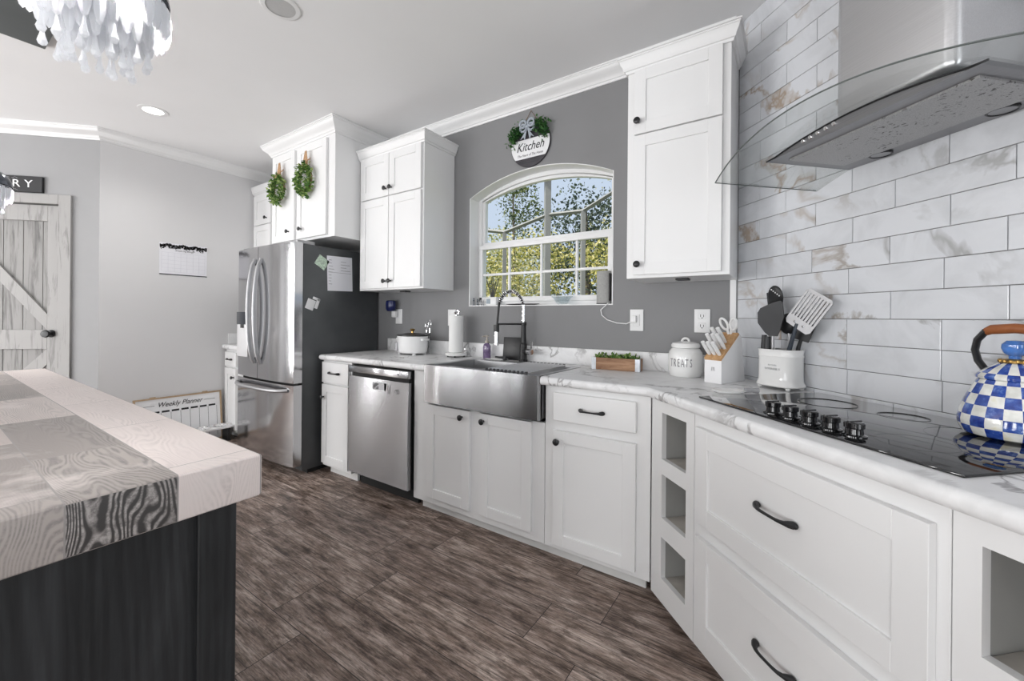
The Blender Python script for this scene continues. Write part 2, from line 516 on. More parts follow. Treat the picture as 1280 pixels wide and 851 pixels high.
M = dict(
    ceiling=ceiling_mat(),
    floor=floor_mat(),
    wall_grey=plain('mid_grey_wall_paint', (.235, .235, .24), .75, var=.02, vscale=3, bmp=.06, bscale=120),
    wall_light=plain('pale_grey_wall_paint', (.69, .685, .69), .75, var=.015, vscale=2, bmp=.06, bscale=120),
    white=plain('white_cabinet_paint', (.80, .80, .80), .34, var=.012, vscale=3),
    trim=plain('white_trim_paint', (.80, .80, .80), .38, var=.01),
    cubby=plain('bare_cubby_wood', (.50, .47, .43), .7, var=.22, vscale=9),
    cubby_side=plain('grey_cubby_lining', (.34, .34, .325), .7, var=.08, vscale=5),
    black=plain('black_matt_metal', (.012, .012, .013), .32, var=.2, spec=.5),
    blackplastic=plain('black_plastic', (.014, .014, .015), .4, var=.2),
    darkgrey=plain('dark_grey_nylon', (.035, .036, .039), .5, var=.15),
    blackgap=plain('black_recess', (.008, .008, .008), .7),
    toe=plain('white_toe_paint', (.72, .72, .71), .5, var=.05, vscale=8),
    steel=brushed('brushed_steel_horizontal', (.43, .43, .44), .25, 'x', .05, .95),
    steelv=brushed('brushed_steel_vertical', (.56, .56, .57), .20, 'z', .05, .5),
    hoodsteel=brushed('hood_steel', (.60, .60, .61), .32, 'x', .05, .4),
    hoodbody=brushed('hood_body_steel', (.30, .30, .31), .35, 'x', .06, .3),
    filter=speckled_steel(),
    chrome=plain('chrome', (.85, .85, .86), .08, 1, var=.01),
    satin=plain('satin_steel', (.40, .40, .41), .45, 1, var=.03),
    fridge_side=plain('dark_grey_fridge_side', (.095, .10, .104), .38, .35, var=.22, vscale=3, spec=.5),
    counter=marble('white_marble_laminate', (.82, .82, .825), (.20, .19, .19), 1.7, .38, amount=.75, coat=0),
    tile=marble('veined_marble_tile', (.69, .705, .735), (.36, .36, .36), 1.15, .16, True, (.34, .25, .17), .85),
    grout=plain('grey_grout', (.20, .195, .19), .85, var=.1),
    glass=glass_sheet('window_glass', (.97, .98, .98), .012, .12),
    hoodglass=glass_sheet('clear_hood_glass', (.945, .955, .95), .05, .05),
    ceramicglass=plain('black_ceramic_glass', (.006, .006, .007), .035, var=.05, spec=.6, coat=.4),
    ring=plain('printed_grey_ring', (.05, .05, .05), .2),
    island_top=island_top_mat(),
    island_panel=wood('charcoal_stained_wood', (.010, .011, .012), (.040, .042, .045), (26, 26, 2.2), .5, (.3, .75), .25),
    barn=wood('weathered_white_boards', (.10, .098, .096), (.29, .284, .278), (26, 26, 2.0), .7, (.30, .52)),
    barnframe=wood('weathered_white_frame', (.15, .147, .143), (.355, .348, .342), (28, 28, 2.4), .7, (.28, .46)),
    paper=plain('white_paper', (.80, .80, .84), .7, var=.01),
    ink=plain('black_ink', (.02, .02, .022), .7),
    greyink=plain('grey_ink', (.26, .25, .26), .7),
    signblack=plain('black_sign_board', (.016, .016, .018), .5, var=.15),
    signwhite=plain('white_sign_paint', (.82, .82, .83), .55),
    signdark=wood('dark_stained_sign_wood', (.035, .034, .040), (.075, .07, .078), (6, 40, 40), .6),
    ceramic=plain('white_ceramic', (.80, .80, .79), .16, var=.01, coat=.3),
    whiteplastic=plain('white_plastic', (.80, .80, .80), .35, var=.01),
    lid=plain('black_lid', (.010, .010, .012), .35, var=.1),
    towel=plain('white_paper_towel', (.82, .82, .81), .9, var=.02, bmp=.3, bscale=120),
    oak=wood('warm_oak_top', (.42, .22, .09), (.66, .42, .22), (60, 60, 8), .5),
    crate=wood('brown_crate_wood', (.20, .10, .055), (.46, .28, .17), (5, 40, 40), .65),
    galv=plain('galvanised_metal', (.50, .52, .55), .4, .8, var=.15, vscale=30),
    purple=plain('purple_soap', (.16, .11, .22), .12, var=.35, vscale=28, coat=.4),
    beige=plain('beige_pump', (.55, .50, .44), .35),
    navy=plain('navy_plastic', (.012, .018, .09), .2, var=.3, vscale=20),
    grip=wood('orange_brown_grip', (.22, .065, .02), (.36, .13, .05), (20, 20, 20), .3),
    gold=plain('gold_metal', (.55, .34, .11), .3, 1, var=.2, vscale=60),
    blueglass=plain('blue_glass', (.10, .26, .70), .05, var=.3, vscale=30, trans=.4, ior=1.5, coat=.5),
    kettle=kettle_mat(),
    burlap=plain('burlap_ribbon', (.44, .27, .15), .9, var=.2, vscale=60, bmp=.3, bscale=300),
    ribbon=plain('grey_blue_ribbon', (.38, .42, .47), .8, var=.25, vscale=40),
    ribbonp=plain('pale_ribbon', (.55, .49, .45), .8, var=.15, vscale=40),
    twine=plain('brown_twine', (.22, .14, .09), .9),
    green=foliage('green_leaves', [(0, (.03, .085, .02)), (.4, (.085, .19, .04)), (.75, (.22, .35, .08)), (1, (.50, .56, .26))]),
    darkgreen=foliage('deep_green_leaves', [(0, (.012, .05, .014)), (.5, (.03, .11, .028)), (1, (.10, .22, .06))]),
    tree1=foliage('yellow_green_foliage', [(0, (.09, .12, .035)), (.35, (.30, .32, .09)), (.7, (.62, .57, .22)), (1, (.88, .82, .52))], trans=.4),
    tree2=foliage('mid_green_foliage', [(0, (.025, .05, .025)), (.5, (.08, .13, .05)), (1, (.25, .28, .10))], trans=.35),
    tree3=foliage('dark_blue_green_foliage', [(0, (.025, .045, .04)), (.6, (.06, .09, .075)), (1, (.16, .20, .14))], trans=.3),
    tree4=foliage('pale_green_foliage', [(0, (.14, .18, .08)), (.5, (.40, .42, .22)), (1, (.80, .78, .58))], trans=.4),
    bark=wood('grey_bark', (.06, .055, .05), (.16, .145, .13), (30, 30, 3), .9),
    lawn=plain('lawn_green', (.16, .19, .06), .95, var=.35, vscale=4),
    alu=plain('grey_aluminium', (.27, .28, .29), .5, .2),
    crystal=crystal_mat(),
    bulb=emissive('warm_white_bulb', (1, .97, .93), 12),
    canlens=emissive('lit_downlight_lens', (1, .99, .97), 6),
    grille=plain('grey_speaker_grille', (.50, .50, .50), .8, var=.05, vscale=200),
    gloss_dark=plain('polished_dark_metal', (.10, .11, .13), .12, .9),
    board=plain('dark_grey_ceiling_board', (.075, .085, .085), .45, var=.06),
    cork=wood('pale_frame_wood', (.36, .25, .15), (.52, .38, .25), (10, 10, 10), .6),
    speaker=plain('grey_fabric', (.36, .36, .35), .8, var=.08, vscale=90),
    clearglass=glass_sheet('clear_bowl_glass', (.93, .96, .97), .3),
    screen=plain('grey_lcd', (.16, .21, .25), .3),
    mint=plain('pale_green_card', (.50, .62, .50), .6, var=.35, vscale=70),
)

# ------------------------------------------------------------------ mesh building
class B:
    def __init__(s, fr=W):
        s.bm = bmesh.new()
        s.fr = fr
        s.T = Matrix.Identity(4)

    def _xf(s, verts):
        m = s.fr @ s.T
        for v in verts:
            v.co = m @ v.co

    def box(s, x0, x1, y0, y1, z0, z1, bev=0, seg=2):
        r = bmesh.ops.create_cube(s.bm, size=1)
        vs = r['verts']
        for v in vs:
            v.co = Vector(((x0 + x1) / 2 + v.co.x * (x1 - x0), (y0 + y1) / 2 + v.co.y * (y1 - y0),
                           (z0 + z1) / 2 + v.co.z * (z1 - z0)))
        if bev:
            es = list({e for v in vs for e in v.link_edges})
            r = bmesh.ops.bevel(s.bm, geom=es, offset=bev, segments=seg, affect='EDGES', profile=.5)
            vs = list({v for f in r['faces'] for v in f.verts} | {v for v in vs if v.is_valid})
        s._xf(vs)
        return s

    def prism(s, pts, a0, a1, axis='z'):
        """pts 2D outline; axis z: (x,y) extruded in z; y: (x,z) extruded in y; x: (y,z) extruded in x"""
        def P(p, a):
            return {'z': (p[0], p[1], a), 'y': (p[0], a, p[1]), 'x': (a, p[0], p[1])}[axis]
        lo = [s.bm.verts.new(P(p, a0)) for p in pts]
        hi = [s.bm.verts.new(P(p, a1)) for p in pts]
        n = len(pts)
        fs = [s.bm.faces.new(lo), s.bm.faces.new(hi)]
        for i in range(n):
            fs.append(s.bm.faces.new((lo[i], lo[(i + 1) % n], hi[(i + 1) % n], hi[i])))
        bmesh.ops.recalc_face_normals(s.bm, faces=fs)
        s._xf(lo + hi)
        return s

    def lathe(s, prof, cx=0, cy=0, z=0, seg=32, sx=1, sy=1, cap=True):
        rings = []
        allv = []
        for r, h in prof:
            if r < 1e-6:
                v = s.bm.verts.new((cx, cy, z + h)); rings.append([v]); allv.append(v)
            else:
                ring = [s.bm.verts.new((cx + r * sx * math.cos(2 * PI * i / seg), cy + r * sy * math.sin(2 * PI * i / seg), z + h)) for i in range(seg)]
                rings.append(ring); allv += ring
        fs = []
        for a, b in zip(rings, rings[1:]):
            if len(a) == 1 and len(b) == 1:
                continue
            for i in range(seg):
                j = (i + 1) % seg
                if len(a) == 1:
                    fs.append(s.bm.faces.new((a[0], b[i], b[j])))
                elif len(b) == 1:
                    fs.append(s.bm.faces.new((a[i], a[j], b[0])))
                else:
                    fs.append(s.bm.faces.new((a[i], a[j], b[j], b[i])))
        if cap:
            for ring in (rings[0], rings[-1]):
                if len(ring) > 1:
                    fs.append(s.bm.faces.new(ring))
        bmesh.ops.recalc_face_normals(s.bm, faces=fs)
        s._xf(allv)
        return s

    def tube(s, pts, r, seg=10, flat=1.0, cap=True):
        pts = [Vector(p) for p in pts]
        n = len(pts)
        rs = r if isinstance(r, (list, tuple)) else [r] * n
        tang = []
        for i in range(n):
            a = pts[max(0, i - 1)]; b = pts[min(n - 1, i + 1)]
            tang.append((b - a).normalized())
        up = Vector((0, 0, 1)) if abs(tang[0].z) < .9 else Vector((1, 0, 0))
        nrm = (up - tang[0] * up.dot(tang[0])).normalized()
        rings = []
        for i in range(n):
            t = tang[i]
            nrm = (nrm - t * nrm.dot(t)).normalized()
            bi = t.cross(nrm)
            rings.append([s.bm.verts.new(pts[i] + nrm * rs[i] * math.cos(2 * PI * k / seg) + bi * rs[i] * flat * math.sin(2 * PI * k / seg)) for k in range(seg)])
        fs = []
        for a, b in zip(rings, rings[1:]):
            for i in range(seg):
                j = (i + 1) % seg
                fs.append(s.bm.faces.new((a[i], a[j], b[j], b[i])))
        if cap:
            fs.append(s.bm.faces.new(rings[0])); fs.append(s.bm.faces.new(rings[-1]))
        bmesh.ops.recalc_face_normals(s.bm, faces=fs)
        s._xf([v for q in rings for v in q])
        return s

    def cyl(s, p0, p1, r, seg=16, r2=None):
        return s.tube([p0, p1], [r, r if r2 is None else r2], seg)

    def ball(s, c, r, seg=16, sc=(1, 1, 1)):
        q = bmesh.ops.create_uvsphere(s.bm, u_segments=seg, v_segments=max(6, seg // 2), radius=r)
        for v in q['verts']:
            v.co = Vector((c[0] + v.co.x * sc[0], c[1] + v.co.y * sc[1], c[2] + v.co.z * sc[2]))
        s._xf(q['verts'])
        return s

    def torus(s, c, R, r, axis='z', seg=32, ms=8, a0=0, a1=2 * PI):
        full = abs(a1 - a0 - 2 * PI) < 1e-6
        pts = []
        for i in range(seg + 1):
            a = a0 + (a1 - a0) * i / seg
            u, v = R * math.cos(a), R * math.sin(a)
            pts.append({'z': (c[0] + u, c[1] + v, c[2]), 'y': (c[0] + u, c[1], c[2] + v), 'x': (c[0], c[1] + u, c[2] + v)}[axis])
        return s.tube(pts, r, ms, cap=not full)

    def sweep(s, path, prof, closed_prof=True):
        """path of (x,y); prof of (out,z): out goes to the right hand side of travel"""
        path = [Vector(p) for p in path]
        n = len(path)
        rings = []
        for i in range(n):
            def nr(a, b):
                d = (b - a).normalized()
                return Vector((d.y, -d.x))
            if i == 0: m = nr(path[0], path[1])
            elif i == n - 1: m = nr(path[-2], path[-1])
            else:
                n1, n2 = nr(path[i - 1], path[i]), nr(path[i], path[i + 1])
                m = (n1 + n2).normalized()
                m = m / max(.2, m.dot(n1))
            rings.append([s.bm.verts.new((path[i].x + m.x * o, path[i].y + m.y * o, z)) for o, z in prof])
        fs = []
        k = len(prof)
        for a, b in zip(rings, rings[1:]):
            for i in range(k):
                j = (i + 1) % k
                fs.append(s.bm.faces.new((a[i], a[j], b[j], b[i])))
        fs.append(s.bm.faces.new(rings[0])); fs.append(s.bm.faces.new(rings[-1]))
        bmesh.ops.recalc_face_normals(s.bm, faces=fs)
        s._xf([v for q in rings for v in q])
        return s

    def text(s, body, x, y, z, size, align='CENTER', shear=0, sx=1, rot=0, ext=.0008, flat=False):
        c = bpy.data.curves.new('lettering', 'FONT')
        c.body = body
        c.size = size
        c.align_x = align
        c.align_y = 'CENTER'
        c.shear = shear
        c.extrude = ext
        c.resolution_u = 3
        o = bpy.data.objects.new('lettering', c)
        dg = bpy.context.evaluated_depsgraph_get()
        me = bpy.data.meshes.new_from_object(o)
        bpy.data.objects.remove(o)
        n0 = len(s.bm.verts)
        s.bm.from_mesh(me)
        s.bm.verts.ensure_lookup_table()
        vs = s.bm.verts[n0:]
        R = Matrix.Translation((x, y, z)) @ (W if flat else Matrix.Rotation(PI / 2, 4, 'X')) @ Matrix.Rotation(rot, 4, 'Z') @ Matrix.Diagonal((sx, 1, 1, 1))
        for v in vs:
            v.co = R @ v.co
        s._xf(vs)
        bpy.data.meshes.remove(me)
        return s

    def leaves(s, pts, size, jit=.4, droop=0):
        """small folded diamond leaves at the given points"""
        for p in pts:
            p = Vector(p)
            L = size * random.uniform(1 - jit, 1 + jit)
            d = Vector((random.gauss(0, 1), random.gauss(0, 1), random.gauss(-droop, 1))).normalized()
            q = d.cross(Vector((random.gauss(0, 1), random.gauss(0, 1), random.gauss(0, 1)))).normalized()
            up = d.cross(q) * L * .12
            vs = [s.bm.verts.new(x) for x in (p, p + d * L * .5 + q * L * .3 + up, p + d * L, p + d * L * .5 - q * L * .3 + up)]
            s.bm.faces.new((vs[0], vs[1], vs[2])); s.bm.faces.new((vs[0], vs[2], vs[3]))
            s._xf(vs)
        return s

    def build(s, name, mat, parent=None, base=None, smooth=.6):
        me = bpy.data.meshes.new(name)
        if parent is not None:
            inv = WM[parent].inverted()
            pm = WM[parent]
        else:
            pm = base if isinstance(base, Matrix) else (Matrix.Translation(base) if base else Matrix.Identity(4))
            inv = pm.inverted()
        for v in s.bm.verts:
            v.co = inv @ v.co
        s.bm.normal_update()
        s.bm.to_mesh(me)
        s.bm.free()
        if smooth:
            for p in me.polygons:
                p.use_smooth = True
            me.set_sharp_from_angle(angle=smooth)
        me.materials.append(mat if not isinstance(mat, str) else M[mat])
        o = bpy.data.objects.new(name, me)
        COL.objects.link(o)
        if parent is not None:
            o.parent = parent
        else:
            o.matrix_world = pm
        WM[o] = pm
        return o

def tag(o, label, cat, group=None):
    o['label'] = label
    o['category'] = cat
    if group:
        o['group'] = group
    return o

def struct(o):
    o['kind'] = 'structure'
    return o

def thing(name, label, cat, loc, group=None, fr=None):
    o = bpy.data.objects.new(name, None)
    o.empty_display_size = .05
    COL.objects.link(o)
    if fr is not None:
        m = fr @ Matrix.Translation(loc)
    else:
        m = Matrix.Translation(loc)
    o.matrix_world = m
    WM[o] = m
    return tag(o, label, cat, group)

def dup(root, mat, label=None):
    c = root.copy(); COL.objects.link(c); c.matrix_world = mat; WM[c] = mat
    if label: c['label'] = label
    for ch in root.children:
        k = ch.copy(); COL.objects.link(k); k.parent = c; WM[k] = mat
        for g in ch.children:
            q = g.copy(); COL.objects.link(q); q.parent = k; WM[q] = mat
    return c

def shaker(b, x0, x1, z0, z1, y, th=.02, rail=.058, rec=.008):
    """shaker front: rails and stiles around a recessed panel; front at y, back at y+th"""
    e = .0012
    b.box(x0, x0 + rail, y, y + th, z0, z1, e, 1)
    b.box(x1 - rail, x1, y, y + th, z0, z1, e, 1)
    b.box(x0 + rail, x1 - rail, y, y + th, z0, z0 + rail, e, 1)
    b.box(x0 + rail, x1 - rail, y, y + th, z1 - rail, z1, e, 1)
    b.box(x0 + rail - .002, x1 - rail + .002, y + rec, y + th - .002, z0 + rail - .002, z1 - rail + .002)
    return b

def knob(fr, x, y, z, parent):
    b = B(fr)
    b.T = Matrix.Translation((x, y, z)) @ Matrix.Rotation(PI / 2, 4, 'X')
    b.lathe([(.006, 0), (.006, .012), (.012, .016), (.0165, .022), (.0165, .027), (.011, .031), (0, .032)], seg=18)
    return b.build('knob', 'black', parent)

def pull(fr, x, y, z, half, parent):
    b = B(fr)
    pts, rs = [], []
    for i in range(17):
        t = -1 + i / 8
        pts.append((x + t * half, y - .008 - .022 * (1 - t ** 4) ** 1, z + .0))
        rs.append(.0042 + .0042 * abs(t) ** 3 + (.002 if abs(t) > .85 else 0))
    b.tube(pts, rs, 10)
    for sgn in (-1, 1):
        b.ball((x + sgn * half, y - .007, z), .0095, 12, (1.3, .75, 1))
    return b.build('pull', 'black', parent)

def door(fr, x0, x1, z0, z1, y, parent, kn=None, rail=.058, name='door'):
    d = shaker(B(fr), x0, x1, z0, z1, y, rail=rail).build(name, 'white', parent, smooth=.3)
    if kn:
        knob(fr, kn[0], y, kn[1], d)
    return d

def slab_drawer(fr, x0, x1, z0, z1, y, parent, half):
    b = B(fr).box(x0, x1, y, y + .02, z0, z1, .004, 2)
    d = b.build('drawer', 'white', parent, smooth=.3)
    pull(fr, (x0 + x1) / 2, y, (z0 + z1) / 2, half, d)
    return d

# ================================================================== ROOM
H_CEIL = 2.72
YW = 2.40          # window wall
XL = -4.72         # calendar wall
DT = 1.535         # face of the tiles on the diagonal wall

b = B().box(-7.5, 3.4, -3.4, 2.6, -.12, 0)
struct(b.build('floor', 'floor', base=(0, 0, 0)))
b = B().box(-7.5, 3.4, -3.4, 2.62, H_CEIL, H_CEIL + .2)
struct(b.build('ceiling', 'ceiling', base=(0, 0, 0)))

# window wall with an arched opening
WX0, WX1, WZ0, WZS, WZA = -2.015, -.89, 1.29, 2.10, 2.232
WXC = (WX0 + WX1) / 2
def arch(n, x0, x1, zs, za):
    c = (x1 - x0); sg = za - zs
    R = c * c / (8 * sg) + sg / 2
    zc = za - R; xc = (x0 + x1) / 2
    a = math.asin(c / 2 / R)
    return [(xc + R * math.sin(-a + 2 * a * i / n), zc + R * math.cos(-a + 2 * a * i / n)) for i in range(n + 1)]
AR = arch(28, WX0, WX1, WZS, WZA)
half = len(AR) // 2
b = B()
b.prism([(-4.92, 0), (WXC, 0), (WXC, WZ0), (WX0, WZ0)] + AR[:half + 1] + [(WXC, H_CEIL), (-4.92, H_CEIL)], YW, YW + .2, 'y')
b.prism([(WXC, 0), (-.225, 0), (-.225, H_CEIL), (WXC, H_CEIL)] + AR[half:] + [(WX1, WZ0), (WXC, WZ0)], YW, YW + .2, 'y')
struct(b.build('wall_window', 'wall_grey', base=(0, YW, 0), smooth=.2))
# white lining of the reveal and the sill
b = B()
AI = arch(28, WX0 + .006, WX1 - .006, WZS, WZA - .006)
loop_o = [(WX0, WZ0)] + AR + [(WX1, WZ0)]
loop_i = [(WX0 + .006, WZ0 + .006)] + AI + [(WX1 - .006, WZ0 + .006)]
n = len(loop_o)
for i in range(n):
    j = (i + 1) % n
    b.prism([loop_o[i], loop_o[j], loop_i[j], loop_i[i]], YW - .003, YW + .2, 'y')
struct(b.build('trim_reveal', 'trim', base=(WXC, YW, WZ0), smooth=.3))

# calendar wall and pantry wall
b = B().box(XL - .2, XL, .905, YW, 0, H_CEIL)
struct(b.build('wall_left', 'wall_light', base=(XL, 1.6, 0)))
b = B(PN).box(-2.2, -1.075, 0, .15, 0, H_CEIL).box(-.27, 0, 0, .15, 0, H_CEIL).box(-1.075, -.27, 0, .15, 2.09, H_CEIL)
struct(b.build('wall_pantry', plain('pantry_wall_paint', (.33, .33, .335), .75, var=.015, bmp=.05, bscale=120), base=PN, smooth=.3))

b = B().box(-7.5, 3.4, -3.55, -3.4, 0, H_CEIL)
struct(b.build('wall_rear', 'wall_grey', base=(-2, -3.4, 0)))
b = B().box(-7.05, -6.9, -3.4, -1.0, 0, H_CEIL)
struct(b.build('wall_hall', 'wall_grey', base=(-6.9, -2, 0)))

# tiled diagonal wall
b = B(DG).box(-1.857, .9, DT + .006, DT + .2, 0, H_CEIL)
wt = b.build('wall_tile', 'grout', base=DG)
struct(wt)
b = B(DG)
TW, TH = .2955, .0946
row_off = {}
z0r = 1.593
rows = [(k, z0r + k * TH) for k in range(-8, 12)]
bmt = b.bm
tiles = []
known = {0: -1.138, -1: -.984, -2: -1.154, -3: -.999, -4: -1.15, -5: -1.303, -6: -1.004, -7: -1.299}
for k, zr in rows:
    j0 = known.get(k, -1.138 if k % 2 == 0 else -.988)
    j0 *= .99
    x = j0 - math.ceil((j0 + 1.843) / TW) * TW
    while x < .9:
        xa, xb = max(x, -1.857), min(x + TW, .9)
        za, zb = max(zr, .9), min(zr + TH, H_CEIL)
        if xb - xa > .004 and zb - za > .004:
            tiles.append((xa + .0011, xb - .0011, za + .0011, zb - .0011))
        x += TW
bm2 = bmesh.new()
lay = bm2.loops.layers.float_color.new('tile_shift')
for xa, xb, za, zb in tiles:
    q = [(xa, DT, za), (xb, DT, za), (xb, DT, zb), (xa, DT, zb)]
    e = .0015
    fv = [bm2.verts.new((px + (e if px == xa else -e), DT, pz + (e if pz == za else -e))) for px, _, pz in q]
    ov = [bm2.verts.new((px, DT + .0012, pz)) for px, _, pz in q]
    bv = [bm2.verts.new((px, DT + .006, pz)) for px, _, pz in q]
    fs = [bm2.faces.new(fv)]
    for i in range(4):
        j = (i + 1) % 4
        fs.append(bm2.faces.new((fv[i], ov[i], ov[j], fv[j])))
        fs.append(bm2.faces.new((ov[i], bv[i], bv[j], ov[j])))
    sh = (random.uniform(0, 30), random.uniform(0, 30), random.uniform(0, 30), 1)
    for f in fs:
        for lp in f.loops:
            lp[lay] = sh
bmesh.ops.recalc_face_normals(bm2, faces=bm2.faces[:])
me = bpy.data.meshes.new('tile_facing'); bm2.to_mesh(me); bm2.free()
me.materials.append(M['tile'])
tf = bpy.data.objects.new('tile_facing', me); COL.objects.link(tf); tf.parent = wt; WM[tf] = DG
# white edge strip where the paint meets the tile
b = B().box(-.262, -.234, YW - .004, YW, 1.02, 2.63)
struct(b.build('trim_corner', 'trim', base=(-.24, YW, 1.0)))

# crown mouldings
def crown_prof(zt, drop, proj):
    p = [(0, zt - drop), (.008, zt - drop), (.012, zt - drop * .86), (.018, zt - drop * .82)]
    for i in range(7):
        t = i / 6
        p.append((.018 + (proj - .028) * (t - .10 * math.sin(2 * PI * t)), zt - drop * .82 + drop * .62 * t))
    p += [(proj - .006, zt - drop * .18), (proj - .006, zt - drop * .1), (proj, zt - drop * .08), (proj, zt), (0, zt)]
    return p
c0 = (PN @ Vector((-2.2, 0, 0))).to_2d()
b = B().sweep([c0, (XL, .905), (XL, YW), (-3.93, YW)], crown_prof(H_CEIL, .085, .082))
struct(b.build('trim_1', 'trim', base=(XL, 1.5, H_CEIL - .09), smooth=.5))
b = B().sweep([(-2.86, YW), (-.235, YW)], crown_prof(H_CEIL, .085, .082))
struct(b.build('trim_2', 'trim', base=(-1.5, YW, H_CEIL - .09), smooth=.5))
bp = [(0, 0), (.014, 0), (.014, .075), (.008, .09), (0, .092)]
b = B().sweep([(PN @ Vector((-.15, 0, 0))).to_2d(), (XL, .905), (XL, 1.75)], bp)
struct(b.build('baseboard_left', 'trim', base=(XL, 1.2, 0), smooth=.5))

# window frame, sashes, muntins, panes
win = bpy.data.objects.new('window_1', None); COL.objects.link(win)
win.matrix_world = Matrix.Translation((WXC, YW + .1, WZ0)); WM[win] = win.matrix_world.copy(); struct(win)
def ring_arch(b, ax0, ax1, az0, azs, aza, w, y0, y1, bottom=True):
    o = arch(24, ax0, ax1, azs, aza); i_ = arch(24, ax0 + w, ax1 - w, azs, aza - w)
    # keep the inner arc inside the outer
    lo = [(ax0, az0)] + o + [(ax1, az0)]
    li = [(ax0 + w, az0 + (w if bottom else 0))] + i_ + [(ax1 - w, az0 + (w if bottom else 0))]
    n = len(lo)
    for k in range(n if bottom else n - 1):
        j = (k + 1) % n
        b.prism([lo[k], lo[j], li[j], li[k]], y0, y1, 'y')
b = B(); ring_arch(b, WX0 + .006, WX1 - .006, WZ0 + .006, WZS, WZA - .006, .028, YW + .10, YW + .16)
b.build('frame', 'trim', win, smooth=.4)
b = B(); ring_arch(b, WX0 + .034, WX1 - .034, 1.735, WZS - .006, WZA - .036, .022, YW + .115, YW + .15, False)
b.box(WX0 + .034, WX1 - .034, YW + .112, YW + .15, 1.735, 1.778, .003)
up = b.build('upper_sash', 'trim', win, smooth=.4)
b = B()
lx0, lx1, lz0, lz1 = WX0 + .034, WX1 - .034, WZ0 + .034, 1.752
b.box(lx0, lx0 + .03, YW + .075, YW + .111, lz0, lz1, .003)
b.box(lx1 - .03, lx1, YW + .075, YW + .111, lz0, lz1, .003)
b.box(lx0, lx1, YW + .075, YW + .111, lz0, lz0 + .035, .003)
b.box(lx0, lx1, YW + .073, YW + .111, 1.72, lz1, .003)
ls = b.build('lower_sash', 'trim', win, smooth=.4)
for mx in (-1.71, -1.44, -1.171):
    B().box(mx - .0075, mx + .0075, YW + .082, YW + .104, lz0 + .034, 1.721, .002, 1).build('muntin', 'trim', ls)
B().box(lx0 + .03, lx1 - .03, YW + .084, YW + .102, 1.52, 1.538, .002, 1).build('muntin', 'trim', ls)
B().box(lx0 + .028, lx1 - .028, YW + .091, YW + .095, lz0 + .03, 1.722).build('glass_pane', 'glass', ls)
b = B()
b.prism([(WX0 + .05, 1.775), (WX1 - .05, 1.775)] + arch(24, WX0 + .05, WX1 - .05, WZS - .01, WZA - .05)[::-1], YW + .13, YW + .134, 'y')
b.build('glass_pane', 'glass', up)

# pantry door
dr = bpy.data.objects.new('door_1', None); COL.objects.link(dr)
dr.matrix_world = PN @ Matrix.Translation((-.67, 0, 0)); WM[dr] = dr.matrix_world.copy(); struct(dr)
DX0, DX1, DZ0, DZ1 = -1.07, -.276, .01, 2.082
b = B(PN)
nb = 6
for i in range(nb):
    xa = DX0 + (DX1 - DX0) * i / nb; xb = DX0 + (DX1 - DX0) * (i + 1) / nb
    b.box(xa + .0015, xb - .0015, .03, .05, DZ0, DZ1, .002, 1)
b.build('board_panel', 'barn', dr, smooth=.3)
for nm, (xa, xb, za, zb) in dict(stile=(DX0, DX0 + .088, DZ0, DZ1), stile2=(DX1 - .088, DX1, DZ0, DZ1), rail=(DX0 + .088, DX1 - .088, 1.955, DZ1), rail2=(DX0 + .088, DX1 - .088, .92, 1.075), rail3=(DX0 + .088, DX1 - .088, DZ0, .16)).items():
    B(PN).box(xa, xb, .012, .031, za, zb, .002, 1).build(nm.rstrip('23'), 'barnframe', dr, smooth=.3)
def brace(p0, p1, w):
    p0, p1 = Vector(p0), Vector(p1); d = (p1 - p0).normalized(); q = Vector((-d.y, d.x)) * w / 2
    return [p0 + q, p1 + q, p1 - q, p0 - q]
B(PN).prism([(DX1 - .088, 1.075), (DX1 - .088, 1.20), (DX0 + .088, 1.955), (DX0 + .088, 1.83)][::1], .0125, .03, 'y').build('brace', 'barnframe', dr, smooth=.3)
B(PN).prism([(DX1 - .088, .92), (DX1 - .088, .795), (DX0 + .088, .16), (DX0 + .088, .285)], .0125, .03, 'y').build('brace', 'barnframe', dr, smooth=.3)
b = B(PN); b.T = Matrix.Translation((-.335, .012, 1.045)) @ Matrix.Rotation(PI / 2, 4, 'X')
b.lathe([(.030, 0), (.030, .006), (.012, .010), (.011, .03), (.026, .038), (.031, .05), (.027, .062), (0, .066)], seg=20)
b.build('door_knob', 'black', dr)
b = B(PN).box(-.27, -.185, -.02, .01, 0, 2.165, .003).box(-1.16, -1.075, -.02, .01, 0, 2.165, .003).box(-1.075, -.27, -.02, .01, 2.09, 2.165, .003)
struct(b.build('trim_door', 'barnframe', base=PN @ Matrix.Translation((-.67, 0, 0)), smooth=.3))

# ================================================================== CABINETS
YF = 1.83
DOORY = YF - .0205
def toe(fr, x0, x1, y, parent, z=.062):
    B(fr).box(x0, x1, y, y + .02, 0.0, z + .002).build('toe_kick', 'toe', parent)

# left base cabinet beside the fridge
t = thing('base_cabinet', 'narrow white base cabinet with one drawer between fridge and dishwasher', 'cabinet', (-2.82, YF, 0))
B().box(-2.995, -2.635, YF, YW - .03, .06, .871, .0015, 1).build('body', 'white', t)
toe(W, -2.96, -2.622, YF + .045, t)
slab_drawer(W, -2.985, -2.652, .70, .858, DOORY, t, .06)
door(W, -2.985, -2.652, .085, .688, DOORY, t, (-2.957, .59))

